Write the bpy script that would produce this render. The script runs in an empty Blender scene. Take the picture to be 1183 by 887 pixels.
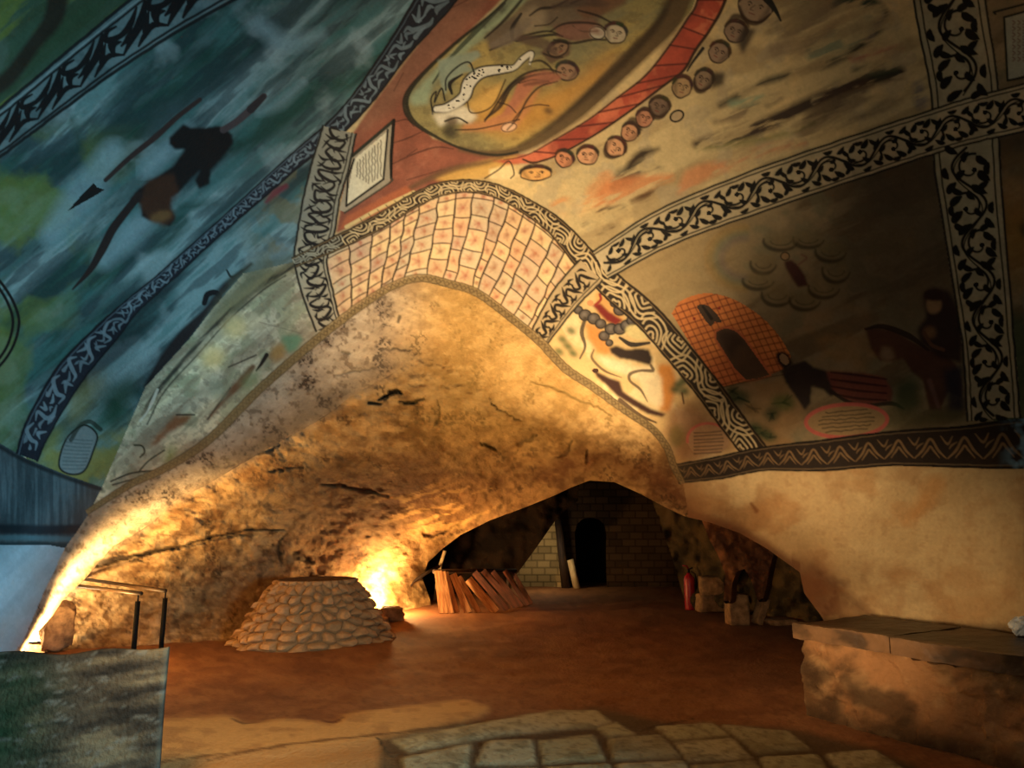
import bpy, bmesh, math, random
import numpy as np
from mathutils import Vector, Matrix

rng = random.Random(7)
F32 = np.float32

# ------------------------------------------------------------------ camera
FPX, CX, CY = 860.0, 591.5, 443.5
PITCH = math.radians(10.3)
CAM_H = 1.6
cp, sp = math.cos(PITCH), math.sin(PITCH)

def unproject(x, y, D):
    """photo pixel + depth along the optical axis -> world point"""
    a = (np.asarray(x, float) - CX) / FPX
    b = -(np.asarray(y, float) - CY) / FPX
    X = D * a
    Y = D * (cp - b * sp)
    Z = CAM_H + D * (sp + b * cp)
    return X, Y, Z

def P(x, y, D):
    X, Y, Z = unproject(x, y, D)
    return Vector((float(X), float(Y), float(Z)))

def ground_depth(y, z=0.0):
    b = -(np.asarray(y, float) - CY) / FPX
    return (z - CAM_H) / (sp + b * cp)

def G(x, y, z=0.0):
    return P(x, y, float(ground_depth(y, z)))

# ------------------------------------------------------------------ noise
def _hash(ix, iy, seed):
    h = (ix.astype(np.int64) * 374761393 + iy.astype(np.int64) * 668265263 + seed * 1442695041) & 0xFFFFFFFF
    h = ((h ^ (h >> 13)) * 1274126177) & 0xFFFFFFFF
    h = h ^ (h >> 16)
    return (h & 0xFFFFFF).astype(F32) / F32(0xFFFFFF)

def vnoise(x, y, seed=0):
    x = np.asarray(x, F32); y = np.asarray(y, F32)
    ix = np.floor(x); iy = np.floor(y)
    fx = x - ix; fy = y - iy
    fx = fx * fx * (3 - 2 * fx); fy = fy * fy * (3 - 2 * fy)
    a = _hash(ix, iy, seed); b = _hash(ix + 1, iy, seed)
    c = _hash(ix, iy + 1, seed); d = _hash(ix + 1, iy + 1, seed)
    return (a * (1 - fx) + b * fx) * (1 - fy) + (c * (1 - fx) + d * fx) * fy

def fbm(x, y, seed=0, octv=4, gain=0.5):
    s = 0; a = 1.0; t = 0
    for k in range(octv):
        s = s + a * vnoise(x * (2 ** k) + 17.3 * k, y * (2 ** k) - 9.1 * k, seed + k)
        t += a; a *= gain
    return s / t

def worley(x, y, seed=0):
    """distance to first and second cell centre + id of first"""
    x = np.asarray(x, F32); y = np.asarray(y, F32)
    ix = np.floor(x); iy = np.floor(y)
    f1 = np.full(x.shape, 9, F32); f2 = np.full(x.shape, 9, F32); cid = np.zeros(x.shape, F32)
    for dx in (-1, 0, 1):
        for dy in (-1, 0, 1):
            jx = ix + dx; jy = iy + dy
            px = jx + 0.15 + 0.7 * _hash(jx, jy, seed); py = jy + 0.15 + 0.7 * _hash(jx, jy, seed + 5)
            d = np.sqrt((px - x) ** 2 + (py - y) ** 2)
            near = d < f1
            f2 = np.where(near, f1, np.minimum(f2, d))
            cid = np.where(near, _hash(jx, jy, seed + 9), cid)
            f1 = np.where(near, d, f1)
    return f1, f2, cid

def sstep(a, b, x):
    t = np.clip((x - a) / (b - a), 0, 1)
    return t * t * (3 - 2 * t)

# ------------------------------------------------------------------ pigment painting (albedo, with a little shade and light mixed in)
def lin(c):
    r = []
    for v in c[:3]:
        v /= 255.0
        r.append(v / 12.92 if v <= 0.04045 else ((v + 0.055) / 1.055) ** 2.4)
    return np.array(r, F32)

def smooth(pts, n=6, closed=False):
    p = np.array(pts, float)
    if len(p) < 3: return p
    if closed:
        q = np.vstack([p[-1], p, p[0], p[1]])
    else:
        q = np.vstack([2 * p[0] - p[1], p, 2 * p[-1] - p[-2]])
    out = []
    t = np.linspace(0, 1, n, endpoint=False)[:, None]
    for i in range(1, len(q) - 2):
        a, b, c, d = q[i - 1], q[i], q[i + 1], q[i + 2]
        out.append(0.5 * (2 * b + (c - a) * t + (2 * a - 5 * b + 4 * c - d) * t ** 2 + (3 * b - a - 3 * c + d) * t ** 3))
    out = np.vstack(out)
    if not closed: out = np.vstack([out, p[-1]])
    return out

class Canvas:
    def __init__(s, x0, y0, w, h):
        s.x0, s.y0, s.w, s.h = x0, y0, w, h
        s.c = np.zeros((h, w, 3), F32)
        yy, xx = np.mgrid[0:h, 0:w]
        s.X = (xx + x0).astype(F32); s.Y = (yy + y0).astype(F32)
    def box(s, pts, pad):
        p = np.asarray(pts)
        x0 = max(0, int(math.floor(p[:, 0].min() - pad - s.x0))); x1 = min(s.w, int(math.ceil(p[:, 0].max() + pad - s.x0)) + 1)
        y0 = max(0, int(math.floor(p[:, 1].min() - pad - s.y0))); y1 = min(s.h, int(math.ceil(p[:, 1].max() + pad - s.y0)) + 1)
        return x0, x1, y0, y1
    def mix(s, bx, m, col):
        x0, x1, y0, y1 = bx
        v = s.c[y0:y1, x0:x1]
        col = col if isinstance(col, np.ndarray) and col.ndim == 3 else lin(col)
        v += (col - v) * m[..., None]
    def pmask(s, pts, soft=0):
        bx = s.box(pts, soft + 1); x0, x1, y0, y1 = bx
        if x1 <= x0 or y1 <= y0: return bx, None
        X = s.X[y0:y1, x0:x1]; Y = s.Y[y0:y1, x0:x1]
        m = np.zeros(X.shape, bool)
        p = np.asarray(pts, float); n = len(p)
        for i in range(n):
            ax, ay = p[i]; bx_, by = p[(i + 1) % n]
            if ay == by: continue
            lo, hi = min(ay, by), max(ay, by)
            r0 = max(0, int(math.ceil(lo - s.y0 - y0 - 1))); r1 = min(m.shape[0], int(hi - s.y0 - y0) + 2)
            if r1 <= r0: continue
            yy = Y[r0:r1]; cond = ((ay > yy) != (by > yy))
            m[r0:r1] ^= cond & (X[r0:r1] < (bx_ - ax) * (yy - ay) / (by - ay) + ax)
        m = m.astype(F32)
        r = int(round(soft))
        if r > 0:
            for _ in range(2):
                for ax in (0, 1):
                    pad = [(0, 0), (0, 0)]; pad[ax] = (r + 1, r)
                    c = np.cumsum(np.pad(m, pad, mode='edge'), axis=ax)
                    m = ((c[2 * r + 1:] - c[:-2 * r - 1]) if ax == 0 else (c[:, 2 * r + 1:] - c[:, :-2 * r - 1])) / (2 * r + 1)
        return bx, m
    def fill(s, pts, col, a=1.0, soft=0, sm=False, tex=None):
        if sm: pts = smooth(pts, 6, True)
        bx, m = s.pmask(pts, soft)
        if m is None: return
        if tex is not None:
            x0, x1, y0, y1 = bx; m = m * tex[y0:y1, x0:x1]
        s.mix(bx, m * a, col)
    def smask(s, pts, w, soft=0.6):
        p = np.asarray(pts, float); n = len(p)
        w = np.full(n, w, float) if np.isscalar(w) else np.interp(np.linspace(0, 1, n), np.linspace(0, 1, len(w)), w)
        bx = s.box(p, w.max() / 2 + 2); x0, x1, y0, y1 = bx
        if x1 <= x0 or y1 <= y0: return bx, None
        m = np.zeros((y1 - y0, x1 - x0), F32)
        for i in range(n - 1):
            a, b = p[i], p[i + 1]
            wm = max(w[i], w[i + 1]) / 2 + soft + 1
            u0 = max(x0, int(min(a[0], b[0]) - wm - s.x0)); u1 = min(x1, int(max(a[0], b[0]) + wm - s.x0) + 2)
            v0 = max(y0, int(min(a[1], b[1]) - wm - s.y0)); v1 = min(y1, int(max(a[1], b[1]) + wm - s.y0) + 2)
            if u1 <= u0 or v1 <= v0: continue
            X = s.X[v0:v1, u0:u1] - a[0]; Y = s.Y[v0:v1, u0:u1] - a[1]
            d = b - a; L = d @ d + 1e-9
            t = np.clip((X * d[0] + Y * d[1]) / L, 0, 1)
            dist = np.hypot(X - t * d[0], Y - t * d[1])
            hw = (w[i] + (w[i + 1] - w[i]) * t) / 2
            cov = np.clip((hw - dist) / (2 * soft) + 0.5, 0, 1) * np.clip(hw * 2, 0, 1)
            sub = m[v0 - y0:v1 - y0, u0 - x0:u1 - x0]
            np.maximum(sub, cov, out=sub)
        return bx, m
    def stroke(s, pts, w, col, a=1.0, soft=0.6, sm=True, n=5, tex=None):
        if sm and len(pts) > 2: pts = smooth(pts, n)
        bx, m = s.smask(pts, w, soft)
        if m is None: return
        if tex is not None:
            x0, x1, y0, y1 = bx; m = m * tex[y0:y1, x0:x1]
        s.mix(bx, m * a, col)
    def blob(s, x, y, rx, ry, col, a=1.0, ang=0, soft=0, outline=None, ow=1.2):
        t = np.linspace(0, 2 * math.pi, 20, endpoint=False); c, si = math.cos(ang), math.sin(ang)
        ex, ey = rx * np.cos(t), ry * np.sin(t)
        pts = np.stack([x + ex * c - ey * si, y + ex * si + ey * c], 1)
        s.fill(pts, col, a, soft)
        if outline is not None: s.stroke(np.vstack([pts, pts[:1]]), ow, outline, a, sm=False)
    def get(s, x, y):
        ix = np.clip(np.rint(x - s.x0).astype(int), 0, s.w - 1); iy = np.clip(np.rint(y - s.y0).astype(int), 0, s.h - 1)
        return s.c[iy, ix]

class Strip:
    """a band following a centre line; maps (u along in px, v across -1..1) to the plane"""
    def __init__(s, pts, wid):
        p = smooth(pts, 10)
        s.p = p
        s.L = np.concatenate([[0], np.cumsum(np.hypot(*np.diff(p, axis=0).T))])
        t = np.gradient(p, axis=0); t /= np.hypot(t[:, 0], t[:, 1])[:, None]
        s.n = np.stack([-t[:, 1], t[:, 0]], 1)
        s.wd = np.interp(np.linspace(0, 1, len(p)), np.linspace(0, 1, len(pts)), wid)
        s.len = s.L[-1]
    def at(s, u, v):
        u = np.asarray(u, float); v = np.asarray(v, float)
        x = np.interp(u, s.L, s.p[:, 0]); y = np.interp(u, s.L, s.p[:, 1])
        nx = np.interp(u, s.L, s.n[:, 0]); ny = np.interp(u, s.L, s.n[:, 1])
        w = np.interp(u, s.L, s.wd) / 2
        return np.stack([x + nx * v * w, y + ny * v * w], -1)
    def W(s, u): return float(np.interp(u, s.L, s.wd))
    def poly(s, v=1.0):
        u = s.L
        return np.vstack([s.at(u, np.full(len(u), -v)), s.at(u, np.full(len(u), v))[::-1]])
    def line(s, v):
        return s.at(s.L, np.full(len(s.L), v))

INK = (14, 12, 12)
# ------------------------------------------------------------------ the outlines of the painted vault (plan of the fresco)
B1 = Strip([(300, -60), (200, 2), (115, 63), (45, 118), (0, 153), (-70, 205), (-200, 300)], [80, 66, 54, 48, 46, 46, 46])
B2 = Strip([(545, -60), (502, 0), (460, 57), (421, 111), (385, 150), (345, 182), (300, 222), (245, 271), (189, 322), (152, 354), (122, 386), (80, 433), (45, 492), (31, 528)],
           [50, 42, 27, 24, 22, 18, 16, 14, 16, 19, 28, 34, 32, 26])
B3 = Strip([(392, 150), (382, 190), (372, 226), (366, 262), (359, 300), (367, 338), (379, 378)], [40, 44, 42, 44, 38, 36, 30])
B4 = Strip([(340, 303), (386, 282), (431, 260), (482, 230), (511, 218), (545, 215), (577, 222), (609, 239), (643, 263), (681, 305), (711, 334), (748, 366), (783, 406), (818, 449), (845, 486), (878, 530)],
           [11, 16, 17, 16, 15, 14, 15, 17, 21, 27, 30, 31, 30, 29, 29, 28])
B5 = Strip([(694, 306), (770, 262), (880, 219), (1000, 178), (1082, 151), (1130, 137), (1183, 124), (1383, 72)], [36, 44, 50, 50, 50, 52, 54, 56])
B6 = Strip([(1070, -200), (1097, 0), (1114, 100), (1118, 195), (1141, 390), (1148, 484)], [84, 84, 80, 78, 61, 63])
B7 = Strip([(783, 547), (832, 540), (881, 530), (950, 526), (1030, 518), (1110, 516), (1183, 512), (1383, 500)], [22, 26, 27, 36, 40, 48, 58, 60])
B8 = Strip([(683, 312), (651, 347), (622, 392)], [37, 34, 24])
B9 = Strip([(100, 592), (150, 560), (190, 541), (240, 509), (294, 455), (332, 421), (371, 388), (395, 369), (421, 350), (452, 331), (485, 321), (520, 328), (549, 337), (579, 358), (621, 392), (654, 426), (684, 446), (722, 474), (752, 494), (770, 516), (779, 540), (789, 558)],
           [6, 8, 9, 10, 10, 10, 10, 10, 10, 9, 9, 9, 9, 9, 10, 10, 9, 8, 8, 8, 8, 6])
L2edge = [(342, 302), (281, 316), (247, 355), (220, 390), (168, 447), (145, 500), (118, 563)]
dado_top = [(-200, 420), (-60, 478), (0, 512), (31, 530), (75, 548), (118, 563)]
corner = [(118, 563), (105, 589), (91, 611), (75, 633), (49, 688), (27, 740), (0, 776), (-40, 830), (-200, 1040)]
lip_edge = [(-30, 822), (10, 766), (30, 745), (60, 712), (73, 692), (97, 670), (113, 651), (130, 631), (152, 619), (176, 604), (188, 592), (200, 580), (240, 559), (303, 522), (362, 489), (382, 476), (405, 458), (423, 448), (456, 430), (470, 421)]
rim_right = [(681, 555), (710, 557), (739, 570), (765, 584), (790, 596), (822, 604), (855, 616), (885, 633), (924, 661), (929, 685), (949, 712), (975, 760), (1000, 815)]
rim_left = [(681, 555), (660, 563), (641, 572), (604, 587), (566, 601), (532, 618), (512, 633), (494, 650), (488, 668), (496, 690), (500, 712)]
A_poly = np.array([(-200, -200), (1383, -200), (1383, 815)] + rim_right[::-1] + [(672, 552), (610, 540), (540, 505), (490, 450)] + lip_edge[::-1] + [(-200, 1060)], float)
B_poly = np.array([(-90, 790), (-90, 660), (20, 625), (90, 580), (150, 520), (280, 450), (390, 400), (440, 388), (500, 410), (560, 446), (630, 496), (700, 540)] + rim_left + [(460, 722), (400, 752), (300, 775), (190, 772), (80, 780)], float)

# ---- region of every painted cell
REG = ['oval', 'wave', 'corner_green', 'shore', 'lip', 'dado', 'wall_left', 'brick', 'cascade', 'chapel', 'sliver', 'plaque_panel', 'rock', 'wall_right',
       'b1', 'b2', 'b3', 'b4', 'b5', 'b6', 'b7', 'b8', 'b9', 'plaque_left', 'plaque_shore', 'oval_text', 'cascade_text', 'plaque_right']
RID = {n: i for i, n in enumerate(REG)}
OX, OY, CW, CH = -210, -210, 1610, 1290
cv = Canvas(OX, OY, CW, CH)
rock = Canvas(OX, OY, CW, CH)
label = np.zeros((CH, CW), np.int16)

def put(name, pts):
    bx, m = cv.pmask(np.asarray(pts, float), 0)
    if m is None: return
    x0, x1, y0, y1 = bx
    label[y0:y1, x0:x1][m > 0.5] = RID[name]

b1c, b2c, b3c, b4c, b5c, b6c, b7c, b8c, b9c = [list(map(tuple, b.line(0))) for b in (B1, B2, B3, B4, B5, B6, B7, B8, B9)]
put('wave', b2c + [(-210, 500), (-210, -210), (545, -210)])
put('corner_green', b1c + [(-210, -210), (300, -210)])
i0 = int(np.argmin([abs(p[0] - 385) for p in b2c]))
put('shore', b2c[i0:] + dado_top[3:] + L2edge[::-1] + b3c[:int(len(b3c) * .66)][::-1])
put('dado', dado_top + [(105, 589), (91, 611), (75, 633), (60, 630), (30, 629), (0, 630), (-210, 634)])
put('wall_left', [(-210, 634), (0, 630), (30, 629), (60, 630), (75, 633)] + corner[4:] + [(-210, 1060)])
put('lip', L2edge + corner[1:2] + b9c[:int(len(b9c) * .36)] + [(379, 378)] + b3c[int(len(b3c) * .66):][::-1])
kb = [i for i, p in enumerate(b9c) if p[0] > 388][0]; ke = [i for i, p in enumerate(b9c) if p[0] > 622][0]
k4a = [i for i, p in enumerate(b4c) if p[0] > 360][0]; k4b = [i for i, p in enumerate(b4c) if p[0] > 683][0]
put('brick', b4c[k4a:k4b] + b8c + b9c[kb:ke][::-1] + [(376, 360), (362, 320)])
put('cascade', b4c[k4b:] + b7c[:12][::-1] + b9c[ke:][::-1] + b8c[::-1])
k6 = [i for i, p in enumerate(b6c) if p[1] > 150][0]; k5 = [i for i, p in enumerate(b5c) if p[0] > 1112][0]; k7 = [i for i, p in enumerate(b7c) if p[0] > 878][0]; k7b = [i for i, p in enumerate(b7c) if p[0] > 1140][0]
put('chapel', b5c[:k5] + b6c[k6:] + b7c[k7:k7b][::-1] + b4c[k4b:][::-1])
put('sliver', b5c[k5:] + [(1395, 500)] + b7c[k7b:][::-1] + b6c[k6:][::-1])
put('plaque_panel', b6c[:k6] + b5c[k5:] + [(1395, -210), (1070, -210)])
put('rock', corner[1:] + [(-210, 1060), (-30, 1060), (700, 1000), (820, 640), (800, 590), (789, 558)] + b9c[::-1])
put('wall_left', [(-210, 634), (0, 630), (30, 629), (60, 630), (75, 633)] + corner[4:] + [(-210, 1060)])
put('wall_right', [(789, 556)] + b7c + [(1395, 500), (1395, 1000), (760, 1000), (800, 640), (793, 580)])
put('b9', B9.poly())
for n, b in (('b1', B1), ('b2', B2), ('b3', B3), ('b8', B8), ('b6', B6), ('b5', B5), ('b7', B7), ('b4', B4)): put(n, b.poly())
PLAQUE_L = [(407, 178), (453, 141), (452, 205), (449, 212), (398, 245), (392, 242)]
PLAQUE_S = smooth([(69, 528), (78, 505), (97, 491), (112, 502), (108, 520), (98, 543), (84, 548), (70, 542)], 5, True)
t_ = np.linspace(0, 2 * math.pi, 40, endpoint=False)
OVAL_T = np.stack([978 + 47 * np.cos(t_), 486 + 19 * np.sin(t_) - .04 * 47 * np.cos(t_)], 1)
CASC_T = np.stack([818 + 24 * np.cos(t_), 508 + 19 * np.sin(t_)], 1)
CASC_T = CASC_T[CASC_T[:, 1] < 524]
PLAQUE_R = [(1160, 20), (1395, -40), (1395, 60), (1183, 87), (1164, 93)]
put('plaque_left', PLAQUE_L); put('plaque_shore', PLAQUE_S); put('oval_text', OVAL_T); put('cascade_text', CASC_T); put('plaque_right', PLAQUE_R)
label[(label == RID['oval']) & (cv.Y > 320)] = RID['rock']
for n, b in (('b3', B3), ('b7', B7), ('b4', B4), ('b5', B5)): put(n, b.poly())

def M(*names):
    m = np.zeros((CH, CW), F32)
    for n in names: m[label == RID[n]] = 1
    return m
full = (0, CW, 0, CH)
X, Y = cv.X, cv.Y

# ---- noise fields
n1 = fbm(X / 60, Y / 60, 3, 5); n2 = fbm(X / 22, Y / 22, 11, 4); n3 = fbm(X / 7, Y / 7, 21, 3)
ca, sa = math.cos(-0.72), math.sin(-0.72)
U = X * ca + Y * sa; V = -X * sa + Y * ca          # along / across the sweep of the left wall
s1 = fbm(U / 150, V / 26, 31, 5); s2 = fbm(U / 60, V / 9, 41, 4)
ca2, sa2 = math.cos(-0.42), math.sin(-0.42)
U2 = X * ca2 + Y * sa2; V2 = -X * sa2 + Y * ca2
r1 = fbm(U2 / 120, V2 / 22, 51, 5)

def wash(mask, col, a=1.0): cv.mix(full, mask * a, col)

# ---- rock (bare limestone of lip, inner cave)
rock.c[:] = lin((178, 142, 94))
st = fbm((X * .94 + Y * .34) / 90, (-X * .34 + Y * .94) / 9 + n1 * 3, 71, 4)
st2 = fbm((X * .8 - Y * .6) / 70, (X * .6 + Y * .8) / 8 + n1 * 5, 72, 5)
n5 = fbm(X / 5, Y / 5, 81, 4); n6 = fbm(X / 2.6, Y / 2.6, 83, 3); n7 = fbm(X / 12, Y / 8, 85, 5, .6)
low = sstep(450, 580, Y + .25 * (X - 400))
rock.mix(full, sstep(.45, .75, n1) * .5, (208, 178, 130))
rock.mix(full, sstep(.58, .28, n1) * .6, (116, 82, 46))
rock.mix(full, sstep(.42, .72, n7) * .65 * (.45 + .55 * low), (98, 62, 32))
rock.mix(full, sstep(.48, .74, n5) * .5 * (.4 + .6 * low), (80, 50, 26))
rock.mix(full, sstep(.52, .3, n7) * .45, (214, 180, 126))
rock.mix(full, sstep(.50, .76, st) * .3, (96, 66, 36))
rock.mix(full, sstep(.52, .76, st2) * .3 * low, (70, 42, 20))
rock.mix(full, sstep(.60, .72, n2) * sstep(.46, .64, n6) * .7, (44, 28, 18))
crev = np.zeros((CH, CW), F32)          # crevices cut into the rock
def crevice(pts, w, a=1.0, depth=1.0):
    pts = smooth(pts, 5)
    j = np.array([[rng.uniform(-1.3, 1.3), rng.uniform(-1.3, 1.3)] for _ in pts]); pts = pts + j
    bx, m = rock.smask(pts, w, 1.0)
    if m is None: return
    rock.mix(bx, m * a, (24, 13, 7))
    x0, x1, y0, y1 = bx
    np.maximum(crev[y0:y1, x0:x1], m * depth, out=crev[y0:y1, x0:x1])
crevice([(113, 652), (140, 645), (180, 637), (215, 630), (250, 619), (290, 612), (328, 612)], [9, 7, 4, 5, 2.5, 3.5, 2, 4, 1.5], .9)
crevice([(205, 634), (240, 625), (270, 619), (300, 616)], [1, 2, 3, 1], .5)
crevice([(150, 648), (160, 647), (168, 650)], [1, 3, 1])
crevice([(330, 616), (324, 628), (323, 640), (326, 656)], [1, 3, 4, 1], .6, .6); crevice([(340, 640), (352, 645), (362, 650)], [5, 7, 2], .7)  # first: the overhang's shadow, painted dark and cut like a crevice
crevice([(370, 558), (400, 562), (430, 568), (450, 573)], [1.5, 4, 3, 1])
crevice([(436, 462), (448, 456), (456, 451), (463, 453)], [2, 5, 6, 2]); crevice([(425, 466), (440, 467)], 2.5); crevice([(462, 464), (478, 464), (490, 460)], [2, 4, 1.5])
crevice([(612, 440), (640, 448), (665, 460), (690, 470), (708, 480)], [1.5, 2.5, 3, 2.5, 1]); crevice([(565, 460), (575, 472), (590, 480), (603, 485)], [1, 1.5, 1.5, 1])
crevice([(506, 463), (508, 480), (502, 492)], [1, 2.2, 1]); crevice([(555, 512), (566, 516), (574, 521)], [2, 4, 2]); crevice([(678, 520), (679, 534)], [2, 4])
crevice([(640, 530), (655, 522), (662, 510)], [2, 4, 1], .8); crevice([(600, 512), (612, 508), (620, 502)], [3, 5, 2], .7)
crevice([(495, 624), (512, 615), (530, 605), (541, 598)], [1, 3, 2.5, 1]); crevice([(489, 611), (492, 617), (500, 619)], [3, 5, 2])
crevice([(310, 546), (330, 541), (350, 540)], [1, 3, 1]); crevice([(385, 435), (405, 430), (430, 425)], [1, 2.5, 1]); crevice([(396, 405), (404, 408)], [3, 4])
crevice([(300, 524), (318, 517), (325, 512)], [2, 3, 1]); crevice([(262, 540), (270, 536)], 3)
crevice([(459, 372), (462, 366)], [3, 4]); crevice([(440, 405), (455, 403), (475, 404)], [1, 2.5, 1])
for k in range(120):
    x = rng.uniform(60, 780); y = rng.uniform(400, 735)
    if x < 420 and y < 560: y = rng.uniform(570, 735)
    if rng.random() < .5: x = rng.uniform(330, 640); y = rng.uniform(455, 650)
    l = rng.uniform(4, 20); an = rng.uniform(-.45, .35)
    crevice([(x, y), (x + l * .5 * math.cos(an), y + l * .5 * math.sin(an) + rng.uniform(-2, 2)), (x + l * math.cos(an), y + l * math.sin(an))], [.6, rng.uniform(.8, 1.5), .6], rng.uniform(.2, .5), .3)
for k in range(40):            # pits on the underside of the lip
    t = rng.random(); x = 150 + t * 300; y = 575 - t * 190 + rng.uniform(-18, 22)
    rock.blob(x, y, rng.uniform(1, 3.6), rng.uniform(.8, 2), (38, 28, 22), .7, rng.uniform(-.9, 0), 1)
# the lip's underside is paler, washed with lime
lipm = sstep(0, 130, 520 - X + (Y - 420) * -.2) * sstep(14, -14, (Y - np.interp(X, [p[0] for p in lip_edge], [p[1] for p in lip_edge])))
pale = np.repeat(rock.c.mean(2, keepdims=True), 3, 2)
rock.mix(full, lipm * .75, pale * .55 + lin((196, 176, 146)) * .5)
rock.mix(full, lipm * sstep(.5, .75, n2) * .5, (112, 98, 88)); rock.mix(full, lipm * sstep(.56, .74, n5) * .6, (92, 72, 54))
rock.mix(full, lipm * sstep(.62, .72, n2) * sstep(.5, .6, n6) * .8, (46, 34, 28))
lip_shade = lipm * sstep(46, 0, np.interp(X, [p[0] for p in lip_edge], [p[1] for p in lip_edge]) - Y) * sstep(170, 300, X)
rock.mix(full, lip_shade * .6, (92, 82, 72))  # grey shade towards the lip's edge, mixed into the rock colour
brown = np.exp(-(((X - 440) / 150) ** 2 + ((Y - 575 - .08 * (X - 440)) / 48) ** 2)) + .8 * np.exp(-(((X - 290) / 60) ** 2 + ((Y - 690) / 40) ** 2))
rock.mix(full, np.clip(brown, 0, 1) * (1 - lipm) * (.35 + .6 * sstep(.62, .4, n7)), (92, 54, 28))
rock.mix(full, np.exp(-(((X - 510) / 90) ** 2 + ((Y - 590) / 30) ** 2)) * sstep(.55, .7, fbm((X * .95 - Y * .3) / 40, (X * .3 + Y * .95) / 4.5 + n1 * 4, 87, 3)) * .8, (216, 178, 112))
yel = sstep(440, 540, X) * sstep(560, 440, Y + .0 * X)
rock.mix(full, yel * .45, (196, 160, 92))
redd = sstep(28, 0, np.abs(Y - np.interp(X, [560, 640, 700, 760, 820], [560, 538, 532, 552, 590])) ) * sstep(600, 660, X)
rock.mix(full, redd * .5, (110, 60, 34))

# ================================================================= left wall: sea, figures
Wv = M('wave', 'shore', 'corner_green')
wash(Wv, (70, 98, 102))
wash(Wv * sstep(.5, .68, s1), (128, 156, 162), .8); wash(Wv * sstep(.5, .33, s1), (30, 72, 68), .85)
wash(Wv * sstep(.56, .7, s2), (60, 110, 112), .5); wash(Wv * sstep(.5, .36, s2), (26, 44, 54), .55)
wash(Wv * sstep(.6, .75, n1), (150, 172, 180), .4)
edge = M('wave') * sstep(150, 30, X + .35 * (Y - 300)) * sstep(120, 200, Y)
wash(edge * sstep(.42, .6, n1), (98, 118, 52), .7)
wash(M('corner_green'), (48, 70, 40), .75); wash(M('corner_green') * sstep(.5, .6, s1), (96, 112, 40), .7)
cv.stroke([(70, -20), (62, 20), (40, 50), (10, 90), (-20, 110)], [26, 22, 16, 18, 20], (34, 26, 20), .9, 3)
# dark green swells
for p, w in (([(235, 62), (200, 72), (170, 88), (120, 120)], [18, 26, 18, 3]), ([(190, 128), (160, 150), (120, 172), (90, 190)], [10, 14, 8, 2]), ([(210, 108), (175, 118), (130, 138)], [22, 18, 4]),
             ([(390, 95), (350, 118), (310, 150), (240, 190)], [16, 20, 16, 4]), ([(370, 60), (330, 85), (290, 110)], [3, 9, 3]), ([(60, 210), (90, 170), (80, 130)], [6, 12, 4]),
             ([(210, 255), (190, 275), (170, 292)], [20, 22, 6]), ([(110, 262), (60, 330), (10, 375)], [10, 16, 8]), ([(250, 235), (210, 240)], [12, 6])):
    cv.stroke(p, w, (16, 58, 52), .75, 5, tex=Wv * (.45 + .55 * sstep(.4, .6, s2)))
for p, w in (([(300, 30), (330, 50), (370, 40)], [14, 22, 10]), ([(130, 175), (95, 225), (60, 270)], [26, 40, 26]), ([(200, 220), (150, 270), (120, 300)], [10, 30, 20]), ([(350, 95), (325, 118), (300, 130)], [3, 8, 3]), ([(215, 150), (170, 195)], [14, 22])):
    cv.stroke(p, w, (134, 166, 178), .6, 8, tex=Wv)
# diver: dark-clad torso, raised arms, spear
D_ = (18, 18, 20)
cv.stroke([(231, 115), (205, 135), (180, 158), (150, 182), (122, 208)], [5, 6, 7, 6, 5], (52, 40, 40)); cv.fill([(108, 211), (112, 216), (121, 219), (110, 226), (78, 244), (92, 228)], D_)
cv.fill([(212, 143), (222, 148), (240, 147), (253, 145), (262, 150), (268, 155), (270, 165), (262, 176), (252, 188), (244, 197), (242, 213), (230, 219), (225, 208), (232, 196), (222, 205), (208, 222), (198, 228), (196, 240), (203, 252), (196, 262), (186, 256), (172, 254), (163, 250), (164, 236), (150, 230), (160, 218), (180, 205), (200, 192), (214, 172), (203, 173), (196, 167), (196, 158)], D_, 1, 1)
cv.fill([(170, 208), (200, 200), (207, 222), (198, 236), (203, 252), (190, 262), (172, 254), (160, 238)], (66, 40, 26), .8, 2); cv.blob(186, 250, 13, 6, (120, 88, 52), .7, -.3, 2)
cv.stroke([(258, 150), (274, 140), (290, 126), (305, 111)], [8, 8, 9, 7], (74, 64, 68)); cv.stroke([(290, 126), (304, 112)], [10, 7], (48, 42, 46))
cv.stroke([(160, 226), (145, 245), (130, 265), (118, 288), (104, 312), (84, 334)], [9, 9, 10, 10, 7, 2], (36, 28, 28))
# curved frame at the far left
for r in (0, 7): cv.stroke([(-8 - r, 316), (4 - r, 330), (16 - r, 350), (22 - r, 372), (16 - r, 398), (2 - r, 420), (-14, 432)], 3.4, INK)
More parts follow.
